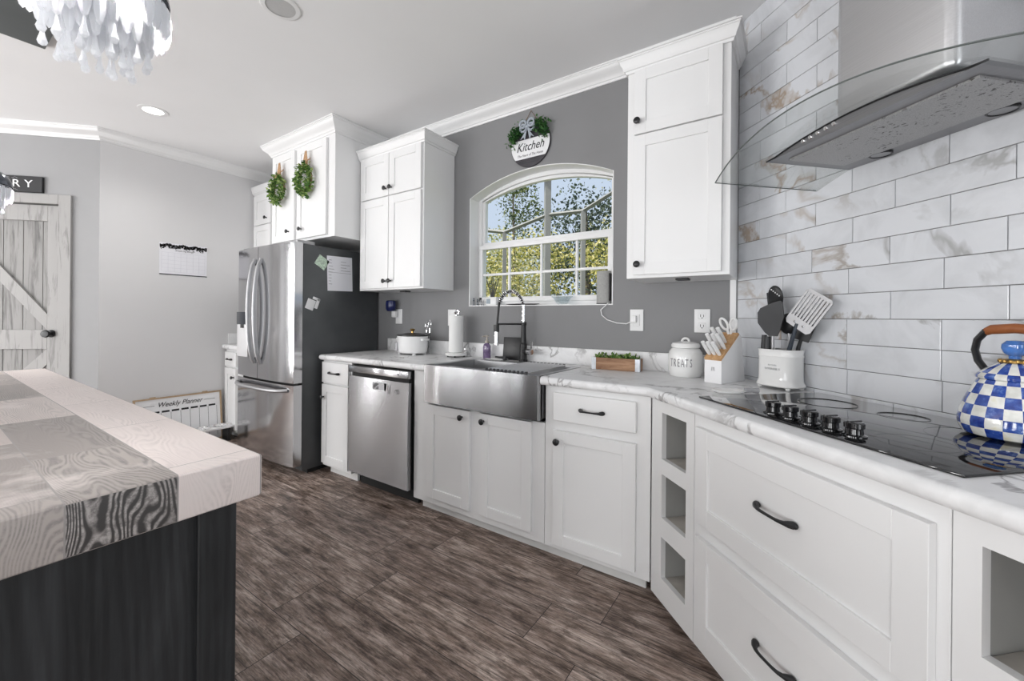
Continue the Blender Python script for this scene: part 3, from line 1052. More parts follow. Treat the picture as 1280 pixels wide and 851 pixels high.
# dishwasher
DWX0, DWX1 = -2.618, -1.998
t = thing('dishwasher', 'stainless steel dishwasher with a pocket handle under the counter', 'dishwasher', (-2.31, YF, 0))
B().box(DWX0 + .01, DWX1 - .008, YF - .005, YW - .06, .10, .862).build('tub', 'blackgap', t)
b = B()
n = 12
pts = []
for i in range(n + 1):
    z = .105 + (.785 - .105) * i / n
    tt = i / n
    pts.append((YF - .042 + .010 * (2 * tt - 1) ** 2 * (1 if tt > .5 else .5), z))
pts += [(YF - .006, .785), (YF - .006, .105)]
b.prism(pts, DWX0, DWX1, 'x')
d = b.build('door', brushed('dishwasher_steel', (.34, .34, .35), .24, 'x', .04, .95), t, smooth=.5)
B().box(DWX0, DWX1, YF - .040, YF - .006, .812, .858, .004).build('control_strip', 'steel', t, smooth=.5)
B().box(DWX0 + .02, DWX1 - .02, YF - .012, YF - .004, .783, .814).build('handle_recess', 'blackgap', t)
b = B(); b.T = Matrix.Translation((-2.09, YF - .0405, .835)) @ Matrix.Rotation(PI / 2, 4, 'X'); b.lathe([(.005, 0), (.005, .002), (0, .002)], seg=12)
b.build('status_light', 'blackplastic', t)
b = B().box(-2.345, -2.225, YF - .0435, YF - .0415, .715, .765)
s_ = b.build('energy_sticker', plain('pale_silver_sticker', (.58, .58, .60), .4), d)
b = B()
for r_ in range(4):
    for c_ in range(4):
        if (r_ * 3 + c_ * 5) % 4 != 1:
            b.box(-2.335 + c_ * .014, -2.324 + c_ * .014, YF - .0445, YF - .0435, .722 + r_ * .0095, .7295 + r_ * .0095)
b.build('sticker_print', 'ink', s_)
B().box(-2.188, -2.184, YF - .0435, YF - .041, .70, .755).build('badge', 'ink', d)
b = B(); b.torus((-2.105, YF - .043, .722), .014, .0015, 'y', 20, 6)
b.box(-2.106, -2.104, YF - .0435, YF - .042, .718, .731).box(-2.106, -2.098, YF - .0435, YF - .042, .717, .7192)
b.build('round_emblem', 'greyink', d)
B().box(DWX0 + .03, -1.99, YF + .05, YF + .07, 0, .10).build('toe_panel', 'blackgap', t)

# sink base cabinet
t = thing('sink_cabinet', 'white sink base cabinet with two doors under the steel apron sink', 'cabinet', (-1.5, YF, 0))
b = B().box(-1.983, -1.03, YF, YF + .02, .06, .675, .0015, 1)
b.box(-1.983, -1.868, YF, YF + .02, .674, .871).box(-1.983, -1.965, YF + .02, YW - .03, .06, .871).box(-1.05, -1.03, YF + .02, YW - .03, .06, .675)
b.box(-1.965, -1.05, YF + .02, YW - .03, .06, .08)
b.build('body', 'white', t, smooth=.3)
toe(W, -1.945, -1.03, YF + .045, t)
door(W, -1.852, -1.512, .105, .673, DOORY, t, (-1.565, .632))
door(W, -1.437, -1.100, .105, .673, DOORY, t, (-1.408, .632))

# right base cabinet
t = thing('base_cabinet', 'white base cabinet with a drawer over a single door, right of the sink', 'cabinet', (-.77, YF, 0))
b = B().box(-1.027, -.502, YF, YF + .4, .06, .871, .0015, 1)
b.build('body', 'white', t, smooth=.3)
toe(W, -1.03, -.53, YF + .045, t)
slab_drawer(W, -.974, -.562, .702, .840, DOORY, t, .055)
door(W, -.974, -.562, .088, .655, DOORY, t, (-.945, .603))

# diagonal run
DF = .94
DFRONT = DF - .0205
def cubby(x0, x1, o0, o1, label, holes):
    t = thing('cubby_cabinet', label, 'cabinet', ((x0 + x1) / 2, DF, 0), None, DG)
    b = B(DG)
    b.box(x0, o0, DF, DF + .02, .035, .871).box(o1, x1, DF, DF + .02, .035, .871)
    zs = [.035] + [z for h in holes for z in h] + [.871]
    for i in range(0, len(zs), 2):
        b.box(o0, o1, DF, DF + .02, zs[i], zs[i + 1])
    b.build('face_frame', 'white', t, smooth=.3)
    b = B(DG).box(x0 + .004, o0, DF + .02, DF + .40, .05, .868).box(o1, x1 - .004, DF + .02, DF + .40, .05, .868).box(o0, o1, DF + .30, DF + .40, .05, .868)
    b.build('lining', 'cubby_side', t)
    for h in holes:
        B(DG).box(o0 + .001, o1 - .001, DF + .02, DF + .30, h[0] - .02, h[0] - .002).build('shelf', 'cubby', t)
    B(DG).box(x0, x1, DF + .035, DF + .05, 0, .05).build('toe_kick', 'toe', t)
    return t
HOL = [(.135, .305), (.385, .565), (.628, .82)]
cubby(-1.640, -1.348, -1.562, -1.396, 'narrow white open cubby unit of three boxes left of the wide drawers', HOL)
cubby(-.588, -.30, -.547, -.382, 'narrow white open cubby unit right of the wide drawers, cut by the frame', HOL)
t = thing('drawer_cabinet', 'white cabinet with two wide panelled drawers under the black cooktop', 'cabinet', (-.965, DF, 0), None, DG)
B(DG).box(-1.345, -.591, DF, DF + .5, .035, .871, .0015, 1).build('body', 'white', t, smooth=.3)
B(DG).box(-1.345, -.591, DF + .035, DF + .05, 0, .036).build('toe_kick', 'toe', t)
for za, zb, zp in ((.495, .828, .679), (.10, .443, .281)):
    d = shaker(B(DG), -1.313, -.612, za, zb, DFRONT, rail=.064).build('drawer', 'white', t, smooth=.3)
    pull(DG, -.968, DFRONT + .008, zp, .062, d)

# countertop, one continuous piece, with a notch for the sink
def diag(s_, d_):
    return ((d_ + s_) / 2 ** .5, (d_ - s_) / 2 ** .5)
YN, DN = 1.788, .905
xc_ = DN * 2 ** .5 - YN
SX0, SX1 = -1.857, -1.038
outline = [(-2.99, YN), (SX0, YN), (SX0, 2.285), (SX1, 2.285), (SX1, YN), (xc_, YN), diag(-.30, DN), diag(-.30, DT - .002), diag(-1.852, DT - .002), (-.237, YW - .002), (-2.99, YW - .002)]
bmc = bmesh.new()
vs = [bmc.verts.new((x, y, .914)) for x, y in outline]
f = bmc.faces.new(vs)
r = bmesh.ops.extrude_face_region(bmc, geom=[f])
for v in r['geom']:
    if isinstance(v, bmesh.types.BMVert): v.co.z = .872
bmesh.ops.recalc_face_normals(bmc, faces=bmc.faces[:])
nose = []
for e in bmc.edges:
    a, c = e.verts
    if abs(a.co.z - c.co.z) < 1e-5:
        m_ = (a.co + c.co) / 2
        onfront = abs(a.co.y - YN) < 1e-4 and abs(c.co.y - YN) < 1e-4
        dd = [(p.co.x + p.co.y) / 2 ** .5 for p in (a, c)]
        ondiag = all(abs(q - DN) < 1e-4 for q in dd)
        onleft = abs(a.co.x + 2.99) < 1e-4 and abs(c.co.x + 2.99) < 1e-4
        if onfront or ondiag or onleft:
            nose.append(e)
bmesh.ops.bevel(bmc, geom=nose, offset=.0185, segments=6, affect='EDGES', profile=.5)
b = B(); b.bm.free(); b.bm = bmc
ct = b.build('countertop', 'counter', base=(-1.4, 2.0, .872), smooth=.7)
tag(ct, 'white veined marble-look countertop bending from the sink run to the cooktop', 'countertop')
b = B().box(-2.92, -.242, YW - .022, YW - .002, .9145, 1.018, .003)
b.build('backsplash', 'counter', ct)

# upper cabinets
def upper(name, label, x0, x1, z0, z1, yf, doors, crown, ends=None):
    t = thing(name, label, 'cabinet', ((x0 + x1) / 2, yf, z0))
    B().box(x0, x1, yf, YW - .002, z0, z1, .0015, 1).build('body', 'white', t, smooth=.3)
    for d_ in doors:
        door(W, d_[0], d_[1], d_[2], d_[3], yf - .0205, t, d_[4], rail=d_[5] if len(d_) > 5 else .058)
    zt, drop, proj = crown
    yl, yr = ends or (YW - .004, YW - .004)
    B().sweep(([(x0, yl)] if yl else []) + [(x0, yf), (x1, yf)] + ([(x1, yr)] if yr else []), [(o, z) for o, z in crown_prof(zt, drop, proj)]).build('crown', 'white', t, smooth=.5)
    return t
t = upper('wall_cabinet', 'tall white wall cabinet with four doors, left of the window above the slow cooker',
      -2.902, -2.172, 1.412, 2.53, 2.08,
      [(-2.873, -2.535, 2.128, 2.452, (-2.563, 2.182)), (-2.529, -2.187, 2.128, 2.452, (-2.501, 2.182)),
       (-2.873, -2.535, 1.425, 2.118, (-2.563, 1.477)), (-2.529, -2.187, 1.425, 2.118, (-2.501, 1.477))], (2.53, .075, .045), (None, YW - .004))
B().box(-2.56, -2.50, 2.20, 2.26, 1.402, 1.4125, .003).build('puck_light', 'blackplastic', t)
t = upper('wall_cabinet', 'tall narrow white wall cabinet with two doors, right of the window',
      -.700, -.229, 1.412, 2.53, 2.08,
      [(-.662, -.262, 2.133, 2.455, (-.641, 2.192)), (-.662, -.262, 1.428, 2.126, (-.636, 1.479))], (2.53, .075, .045), (YW - .004, 2.335))
B().box(-.48, -.42, 2.16, 2.22, 1.402, 1.4125, .003).build('puck_light', 'blackplastic', t)
t = upper('fridge_cabinet', 'deep white two-door cabinet reaching the ceiling above the fridge',
      -3.872, -2.912, 1.825, 2.719, 1.86,
      [(-3.83, -3.466, 1.845, 2.60, (-3.548, 1.922)), (-3.424, -3.004, 1.845, 2.60, (-3.352, 1.922))], (2.719, .10, .075))
t = upper('wall_cabinet', 'white corner wall cabinet behind the fridge cabinet, mostly hidden, by the calendar wall',
      XL + .006, -3.96, 1.412, 2.50, 2.08,
      [(-4.675, -4.33, 2.14, 2.44, (-4.40, 2.196)), (-4.675, -4.33, 1.43, 2.13, (-4.40, 1.48))], (2.54, .07, .04), (None, None))

# far base cabinet left of the fridge
t = thing('base_cabinet', 'white base cabinet left of the fridge in the room corner', 'cabinet', (-4.36, YF, 0))
B().box(XL + .016, -4.01, YF, YW - .01, .06, .871, .0015, 1).build('body', 'white', t)
B().box(XL + .016, -4.01, YF + .045, YF + .065, 0, .062).build('toe_kick', 'toe', t)
slab_drawer(W, -4.69, -4.45, .70, .845, DOORY, t, .045)
door(W, -4.69, -4.45, .09, .685, DOORY, t, (-4.485, .60))
b = B().box(XL + .016, -4.01, YN, YW - .002, .872, .914, .012, 4)
fc = b.build('countertop', 'counter', base=(-4.36, 2.1, .872), smooth=.7)
tag(fc, 'short marble-look countertop in the corner left of the fridge', 'countertop')
B().box(XL + .001, XL + .015, YN + .06, YW - .002, .9, 1.02, .002).build('backsplash', 'counter', fc)

# ================================================================== FRIDGE
FX0, FX1, FYB, FYD = -3.965, -3.060, 2.375, 1.70
t = thing('refrigerator', 'large stainless french-door fridge with dark grey sides and bottom freezer', 'refrigerator', (-3.51, 1.7, 0))
B().box(FX0, FX1, FYD, FYB, .03, 1.755, .006).build('body', 'fridge_side', t)
def bowed(x0, x1, z0, z1, yc, ye, yb):
    pts = []
    n = 14
    for i in range(n + 1):
        x = x0 + (x1 - x0) * i / n
        u = (x - FX0) / (FX1 - FX0) * 2 - 1
        pts.append((x, yc + (ye - yc) * abs(u) ** 2.4))
    pts = [(x0, yb)] + pts + [(x1, yb)]
    return B().prism(pts, z0, z1, 'z')
SEAM = -3.565
fsteel = brushed('fridge_steel', (.50, .50, .51), .13, 'z', .03, .35)
dl = bowed(FX0, SEAM - .003, .70, 1.762, 1.608, 1.632, FYD - .004).build('left_door', fsteel, t, smooth=.5)
dr_ = bowed(SEAM + .003, FX1, .70, 1.762, 1.608, 1.632, FYD - .004).build('right_door', fsteel, t, smooth=.5)
fd = bowed(FX0, FX1, .075, .683, 1.608, 1.632, FYD - .004).build('freezer_drawer', fsteel, t, smooth=.5)
B().box(FX0 + .01, FX1 - .01, FYD - .03, FYD, .683, .70).build('door_gap', 'blackgap', t)
for sx_, par in ((-1, dl), (1, dr_)):
    pts, rs = [], []
    for i in range(19):
        q = -1 + i / 9
        z = 1.24 + q * .42
        bow = 1 - q * q
        pts.append((SEAM + sx_ * .052, 1.612 - .055 * bow ** .6 - .002, z)); rs.append(.0125)
    B().tube(pts, rs, 12, 1.25).build('door_handle', 'satin', par)
pts = []
for i in range(17):
    q = -1 + i / 8
    pts.append((-3.53 + q * .40, 1.610 - .06 * (1 - q ** 4) ** .7 - .002 + .02 * abs(q) ** 4, .640))
B().tube(pts, .015, 12).build('drawer_handle', 'satin', fd)
b = B().box(-3.925, -3.735, 1.605, 1.63, .86, 1.235, .004)
dp = b.build('water_dispenser', plain('dispenser_recess', (.62, .62, .63), .3, .1), dl)
B().box(-3.925, -3.735, 1.601, 1.606, 1.13, 1.235, .002).build('dispenser_panel', 'gloss_dark', dp)
B().box(-3.85, -3.80, 1.598, 1.606, 1.10, 1.13, .002).build('dispenser_spout', 'blackplastic', dp)
for hx in (FX0 + .06, FX1 - .07):
    B().box(hx - .045, hx + .055, 1.66, 1.80, 1.756, 1.782, .005).build('hinge_cover', 'satin', t)
b = B().box(FX0 + .01, FX1 - .01, 1.75, FYB - .02, 0, .035)
b.build('base_grille', 'blackgap', t)
b = B().text('lg', FX1 - .09, 1.6275, 1.70, .02) if False else B().box(FX1 - .115, FX1 - .075, 1.622, 1.6265, 1.695, 1.703)
b.build('emblem', 'greyink', dr_)

# things stuck to the fridge side
def on_side(y0, y1, z0, z1, rot=0, th=.0015):
    b = B(); b.T = Matrix.Translation((FX1 + .0006, (y0 + y1) / 2, (z0 + z1) / 2)) @ Matrix.Rotation(rot, 4, 'X')
    b.box(0, th, -(y1 - y0) / 2, (y1 - y0) / 2, -(z1 - z0) / 2, (z1 - z0) / 2)
    return b
FXW = FX1 + .0006
t = thing('paper_sheet', 'large white printed sheet of paper stuck on the dark fridge side', 'paper', (FX1, 2.0, 1.56))
on_side(1.893, 2.118, 1.412, 1.692, .03).build('sheet', 'paper', t)
b = B()
for i in range(9):
    zz = 1.655 - i * .024
    b.box(FXW + .0016, FXW + .002, 1.905, 1.905 + random.uniform(.02, .05), zz, zz + .003)
    if i < 4: b.box(FXW + .0016, FXW + .002, 2.01, 2.01 + random.uniform(.04, .09), zz - .006, zz - .003)
b.box(FXW + .0016, FXW + .002, 1.90, 2.11, 1.558, 1.560)
b.build('print', 'greyink', t)
b = on_side(1.80, 1.895, 1.585, 1.672, -.55)
tag(b.build('picture_card', 'mint', base=(FX1, 1.85, 1.6)), 'small green and yellow card stuck crookedly beside the paper on the fridge', 'card')
t = thing('mug_magnet', 'white cup-shaped magnet tilted on the dark fridge side', 'magnet', (FX1, 1.76, 1.30))
b = B(); b.T = Matrix.Translation((FXW, 1.757, 1.30)) @ Matrix.Rotation(-.35, 4, 'X')
b.box(0, .006, -.033, .033, -.045, .035, .003)
b.build('cup', 'signwhite', t)
b = B(); b.T = Matrix.Translation((FXW, 1.757, 1.30)) @ Matrix.Rotation(-.35, 4, 'X')
b.box(0, .006, .036, .062, -.02, .06, .003).box(0, .006, .0, .06, .042, .062, .003)
b.build('cup_handle', 'signwhite', t)

# ================================================================== SINK AND FAUCET
t = thing('farmhouse_sink', 'stainless steel apron front sink set into the countertop', 'sink', (-1.45, 1.78, .70))
b = B()
pts = [(SX0 + .004, 1.80), (SX0 + .004, 1.79)]
for i in range(13):
    q = -1 + i / 6
    pts.append(((SX0 + SX1) / 2 + q * (SX1 - SX0 - .02) / 2, 1.776 + .006 * q ** 8))
pts += [(SX1 - .004, 1.79), (SX1 - .004, 1.80), (SX1 - .004, 1.826), (SX0 + .004, 1.826)]
b.prism(pts, .692, .918, 'z')
ap = b.build('apron', 'steel', t, smooth=.6)
b = B()
ix0, ix1, iy0, iy1, izb = SX0 + .045, SX1 - .03, 1.834, 2.215, .70
b.box(SX0 + .004, ix0, 1.826, 2.282, .695, .917, .002, 1).box(ix1, SX1 - .004, 1.826, 2.282, .695, .917, .002, 1)
b.box(ix0, ix1, 1.826, iy0, .695, .917).box(ix0, ix1, iy1, 2.282, .695, .917, .002, 1)
b.box(ix0, ix1, iy0, iy1, .69, .70)
b.build('basin', plain('satin_basin_steel', (.50, .50, .51), .35, .9, var=.08, vscale=8), t, smooth=.4)
b = B().lathe([(.045, .701), (.045, .703), (.03, .702), (0, .701)], -1.45, 2.03, 0, 20)
b.build('drain', 'chrome', t)

t = thing('kitchen_faucet', 'tall black and chrome spring neck faucet behind the sink', 'faucet', (-1.485, 2.335, .914))
fx, fy = -1.485, 2.335
dv = Vector((-.62, -.78, 0)).normalized()
B().lathe([(.030, 0), (.030, .012), (.025, .016), (.025, .115), (.018, .125)], fx, fy, .9155, 22).build('base', 'black', t)
B().lathe([(.018, .10), (.016, .24), (.0195, .242), (.0195, .262), (.016, .264)], fx, fy, .9155, 20).build('column', 'black', t)
Rr = .088
arc = []
top0 = 1.255
for i in range(6): arc.append(Vector((fx, fy, 1.178 + (top0 - 1.178) * i / 5)))
for i in range(1, 25):
    a = PI * i / 24
    arc.append(Vector((fx, fy, top0)) + dv * Rr * (1 - math.cos(a)) + Vector((0, 0, 1)) * .128 * math.sin(a))
endp = arc[-1]
hose_end = endp + dv * .012 + Vector((0, 0, -.13))
arc2 = arc + [endp + (hose_end - endp) * k / 5 for k in range(1, 6)]
B().tube(arc2, .0075, 10).build('hose', 'black', t)
b = B()
coil = []
cum = [0]
sp = arc[:27]
for a_, c_ in zip(sp, sp[1:]): cum.append(cum[-1] + (c_ - a_).length)
def along(u):
    for k in range(len(cum) - 1):
        if u <= cum[k + 1]:
            q = (u - cum[k]) / (cum[k + 1] - cum[k])
            return sp[k].lerp(sp[k + 1], q), (sp[k + 1] - sp[k]).normalized()
    return sp[-1], (sp[-1] - sp[-2]).normalized()
turns = 30
side = dv.cross(Vector((0, 0, 1)))
for i in range(turns * 10 + 1):
    u = cum[-1] * i / (turns * 10)
    p, tg_ = along(u)
    n2 = side.cross(tg_)
    a = 2 * PI * i / 10
    coil.append(p + side * .0115 * math.cos(a) + n2 * .0115 * math.sin(a))
b.tube(coil, .0026, 6)
b.build('spring', 'chrome', t)
B().lathe([(.0125, -.06), (.0125, .06)], fx, fy, 1.235, 16).build('spring_sleeve', 'chrome', t)
hd = hose_end
b = B().cyl(hd + Vector((0, 0, .015)), hd + Vector((0, 0, -.10)), .0155, 18)
hh = b.build('spray_head', 'chrome', t)
B().cyl(hd + Vector((0, 0, .035)), hd + Vector((0, 0, -.012)), .0175, 18).build('head_collar', 'black', hh)
b = B().cyl(Vector((fx, fy, 1.165)), Vector((hd.x, hd.y, 1.165)) , .006, 10)
b.build('holder_arm', 'black', t)
b = B().cyl(Vector((fx, fy, .985)), Vector((fx + .055, fy - .03, .985)), .018, 16)
b.build('valve', 'black', t)
b = B().cyl(Vector((fx + .055, fy - .03, .985)), Vector((fx + .09, fy - .05, .985)), .019, 16)
b.tube([(fx + .08, fy - .045, .985), (fx + .092, fy - .05, 1.01), (fx + .096, fy - .052, 1.055)], [.006, .006, .007], 10)
b.build('lever_handle', 'chrome', t)

# drying rack across the sink
t = thing('drying_rack', 'roll-up steel drying rack laid over the right half of the sink', 'rack', (-1.22, 2.0, .918))
for i in range(11):
    x = -1.385 + i * .0258
    B().cyl((x, 1.80, .9245), (x + .004, 2.232, .9245), .0042, 8).build('rod', plain('pale_steel_rod', (.78, .78, .79), .3, .5) if i == 0 else bpy.data.materials['pale_steel_rod'], t)
for y in (1.802, 2.228):
    b = B()
    for i in range(11):
        b.box(-1.392 + i * .0258, -1.378 + i * .0258, y - .006, y + .006, .9185, .9305, .002, 1)
    b.box(-1.392, -1.12, y - .003, y + .003, .9195, .9225)
    b.build('silicone_strip', 'darkgrey', t)

# things behind the sink
t = thing('soap_bottle', 'purple hand soap bottle with a beige pump beside the faucet', 'soap', (-1.785, 2.325, .9145))
B().lathe([(.0, 0), (.026, 0), (.029, .004), (.029, .085), (.025, .1), (.014, .108), (.014, .115)], -1.785, 2.325, .9145, 24, 1.05, .75).build('bottle', 'purple', t)
b = B().lathe([(.015, .112), (.015, .128), (.006, .13), (.005, .155), (.012, .156), (.012, .166), (0, .167)], -1.785, 2.325, .9145, 18)
b.cyl((-1.785, 2.325, 1.075), (-1.80, 2.29, 1.072), .005, 8)
b.build('pump', 'beige', t)
b = B(); b.T = Matrix.Translation((-1.595, 2.358, .9165)) @ Matrix.Rotation(-.10, 4, 'X')
b.box(-.075, .075, -.005, .005, 0, .155, .004)
tag(b.build('silicone_mat', 'blackplastic', base=(-1.595, 2.355, .915)), 'black square mat standing against the backsplash behind the faucet', 'mat')
b = B().lathe([(0, 0), (.05, 0), (.062, .007), (.066, .010), (.05, .006), (0, .004)], -1.70, 2.315, .9148, 28, 1.6, .5)
tag(b.build('soap_dish', 'ceramic', base=(-1.70, 2.315, .9148)), 'shallow white oval dish on the sink ledge left of the faucet', 'dish')
t = thing('dish_brush', 'small black dish brush lying in the white dish by the faucet', 'brush', (-1.64, 2.30, .925))
B().tube([(-1.70, 2.315, .934), (-1.66, 2.30, .934), (-1.61, 2.285, .936)], [.006, .007, .010], 8).build('brush_handle', 'blackplastic', t)
B().tube([(-1.61, 2.285, .934), (-1.585, 2.278, .932)], [.015, .012], 10).build('bristles', 'darkgrey', t)

# slow cooker
t = thing('slow_cooker', 'white oval slow cooker with a dark lid in the counter corner', 'slow cooker', (-2.455, 2.24, .914))
B().lathe([(.0, .012), (.115, .012), (.126, .02), (.132, .06), (.134, .125), (.136, .142), (.128, .143)], -2.455, 2.24, .9145, 40, 1, .76).build('housing', 'whiteplastic', t)
b = B().lathe([(.128, .143), (.138, .145), (.138, .152), (.10, .158), (.05, .166), (0, .168)], -2.455, 2.24, .9145, 40, 1, .76)
ld = b.build('lid', 'lid', t)
b = B().lathe([(.008, .166), (.008, .180), (.018, .186), (.020, .194), (.012, .2), (0, .2)], -2.455, 2.24, .9145, 18)
b.build('lid_knob', 'gold', ld)
for sx_ in (-1, 1):
    B().box(-2.455 + sx_ * .14 - .014, -2.455 + sx_ * .14 + .014, 2.205, 2.275, 1.025, 1.04, .005).build('side_handle', 'whiteplastic', t)
    for sy_ in (-1, 1):
        B().lathe([(.012, 0), (.014, .014)], -2.455 + sx_ * .08, 2.24 + sy_ * .055, .9145, 12).build('foot', 'whiteplastic', t)
b = B(); b.T = Matrix.Translation((-2.535, 2.153, .975)) @ Matrix.Rotation(-.25, 4, 'Z')
b.box(-.016, .016, -.006, .004, -.033, .033, .004)
cp = b.build('control_panel', plain('pale_grey_panel', (.62, .62, .64), .4), t)
b = B(); b.T = Matrix.Translation((-2.535, 2.1465, .975)) @ Matrix.Rotation(-.25, 4, 'Z')
b.torus((0, 0, 0), .001, .0005, 'y', 6, 4)
for (xa, xb, za, zb) in ((-.017, -.015, -.033, .033), (.015, .017, -.033, .033), (-.017, .017, .031, .033), (-.017, .017, -.033, -.031)):
    b.box(xa, xb, -.001, .001, za, zb)
b.build('panel_outline', 'greyink', cp)
t = thing('wire_whisk', 'wire whisk heads standing up behind the slow cooker', 'whisk', (-2.36, 2.345, .914))
for k, (ox, oz) in enumerate(((0, 0), (.035, .015))):
    b = B()
    for i in range(4):
        a = PI * i / 4
        p = []
        for j in range(13):
            u = j / 12 * 2 - 1
            rr_ = .014 * math.cos(u * PI / 2) ** .8
            p.append((-2.415 + ox + rr_ * math.cos(a), 2.352 + .6 * rr_ * math.sin(a), 1.135 + oz + u * .035))
        b.tube(p, .0011, 5)
        p2 = [(2 * (-2.415 + ox) - x, 2 * 2.352 - y, z) for x, y, z in p]
        b.tube(p2, .0011, 5)
    b.cyl((-2.415 + ox, 2.352, .915), (-2.415 + ox, 2.352, 1.102 + oz), .004, 8)
    b.build('whisk_head', 'chrome', t)

# paper towels
t = thing('paper_towel_holder', 'white paper towel roll on a round white stand left of the sink', 'paper towels', (-2.045, 2.29, .914))
for a in range(4):
    B().ball((-2.045 + .06 * math.cos(a * PI / 2 + .6), 2.29 + .06 * math.sin(a * PI / 2 + .6), .9225), .008, 10).build('foot', 'blackplastic', t)
B().lathe([(.0, .012), (.078, .012), (.081, .018), (.081, .03), (.074, .034), (0, .034)], -2.045, 2.29, .9145, 36).build('base', 'ceramic', t)
b = B().lathe([(.02, .036), (.052, .036), (.053, .04), (.053, .300), (.052, .303), (.02, .303)], -2.045, 2.29, .9145, 36)
b.build('paper_roll', 'towel', t)
b = B().lathe([(.006, .28), (.006, .312), (.016, .318), (.018, .328), (.01, .336), (0, .337)], -2.045, 2.29, .9145, 18)
b.torus((-2.03, 2.29, 1.244), .012, .004, 'y', 16, 6)
b.build('finial', 'chrome', t)
b = B().tube([(-1.97, 2.30, .947), (-1.955, 2.31, .965), (-1.965, 2.315, .985), (-1.978, 2.312, .975), (-1.972, 2.31, .962)], .005, 8)
b.build('scroll_arm', 'chrome', t)

# planter
PLF = Matrix.Translation((-.825, 2.30, .9146)) @ Matrix.Rotation(.07, 4, 'Z')
t = thing('planter_box', 'brown wooden planter box with metal corners on the counter under the window', 'planter', (-.825, 2.30, .9146))
b = B(PLF)
b.box(-.135, .135, -.04, -.028, 0, .068, .002).box(-.135, .135, .028, .04, 0, .068, .002).box(-.135, -.122, -.028, .028, 0, .068).box(.122, .135, -.028, .028, 0, .068).box(-.122, .122, -.028, .028, 0, .05)
b.build('box', 'crate', t, smooth=.3)
b = B(PLF)
for sx_ in (-1, 1):
    b.box(min(sx_ * .137, sx_ * .112), max(sx_ * .137, sx_ * .112), -.0415, -.039, 0, .069)
    b.box(min(sx_ * .1365, sx_ * .134), max(sx_ * .1365, sx_ * .134), -.041, -.014, 0, .069)
b.build('corner_bracket', 'galv', t)
b = B(PLF)
pts = [(random.uniform(-.115, .115), random.uniform(-.03, .03), random.uniform(.052, .075 + .012 * math.sin(i))) for i in range(420)]
b.leaves(pts, .020, droop=-.6)
tag(b.build('succulents', 'green', base=(-.825, 2.30, .966)), 'bright green artificial greenery filling the wooden planter box', 'plant')

# treats jar
jx, jy = -.452, 2.278
t = thing('treats_jar', 'white lidded ceramic jar lettered TREATS behind the knife block', 'jar', (jx, jy, .9146))
B().lathe([(0, 0), (.072, 0), (.078, .006), (.083, .03), (.084, .10), (.080, .125), (.068, .142), (.062, .146)], jx, jy, .9146, 40).build('body', 'ceramic', t)
b = B().lathe([(.066, .146), (.070, .149), (.070, .160), (.064, .170), (.03, .178), (0, .18)], jx, jy, .9146, 36)
ld = b.build('lid', 'ceramic', t)
B().torus((jx, jy, 1.092), .017, .006, 'y', 20, 8, 0, PI).build('lid_handle', 'ceramic', ld)
b = B()
lt = 'TREATS'
for i, ch in enumerate(lt):
    a = -PI / 2 - .50 + (i - 2.5) * .235 + .42
    fr_ = Matrix.Translation((jx, jy, 0)) @ Matrix.Rotation(a + PI / 2, 4, 'Z')
    q = B(fr_)
    bb = b; bb.fr = fr_
    bb.text(ch, 0, -.0845, .985, .058, sx=.42, ext=.001)
b.build('lettering', 'greyink', t)

# knife block
KF = Matrix.Translation((-.335, 2.115, .9146)) @ Matrix.Rotation(math.radians(-23), 4, 'Z')
t = thing('knife_block', 'white slanted knife block with a wood top next to the treats jar', 'knife block', (-.30, 2.2, .9146))
prof = [(0, 0), (.20, 0), (.165, .215), (.15, .222), (.0, .105)]
b = B(KF).prism(prof, 0, .082, 'x')
b.build('block', 'signwhite', t, smooth=.3)
nrm = Vector((0, -(.222 - .105), .15)).normalized()
b = B(KF).prism([(.0, .105), (.15, .222), (.15 + nrm.y * .012, .222 + nrm.z * .012), (.0 + nrm.y * .012, .105 + nrm.z * .012)], .001, .081, 'x')
b.build('wood_top', 'oak', t, smooth=.3)
b = B(KF)
for k_ in range(3):
    b.tube([(.034 + k_ * .008, -.0006, .056), (.036 + k_ * .006, -.0006, .066), (.037 + k_ * .005, -.0006, .074)], .0011, 5)
b.build('leaf_emblem', 'greyink', t)
slot = 0
up_ = nrm
for row, (yy, zz, xs, L) in enumerate(((.022, .122, (.016, .040, .064), .088), (.058, .150, (.018, .044, .066), .098), (.092, .177, (.022, .050), .10))):
    for x in xs:
        kf_label = ['front', 'middle', 'back'][row] + ' row'
        pos = 'left' if x == xs[0] else ('right' if x == xs[-1] else 'centre')
        base = Vector((x, yy, zz)) + up_ * .006
        k_t = thing('kitchen_knife', 'white-handled knife in the %s of the knife block, %s slot' % (kf_label, pos), 'knife', KF @ base, 'knives in the white block')
        d_ = (up_ + Vector((0, -.25, .12))).normalized()
        B(KF).tube([base, base + d_ * L * .3, base + d_ * L * .75, base + d_ * L], [.0062, .0082, .0085, .0075], 10, 1.25).build('handle', 'whiteplastic', k_t)
        B(KF).tube([base - up_ * .003, base + d_ * .006], [.0085, .0085], 10, 1.2).build('bolster', 'gold', k_t)
sc_t = thing('kitchen_scissors', 'white-handled scissors standing in the rear of the knife block', 'scissors', KF @ Vector((.04, .14, .22)), None)
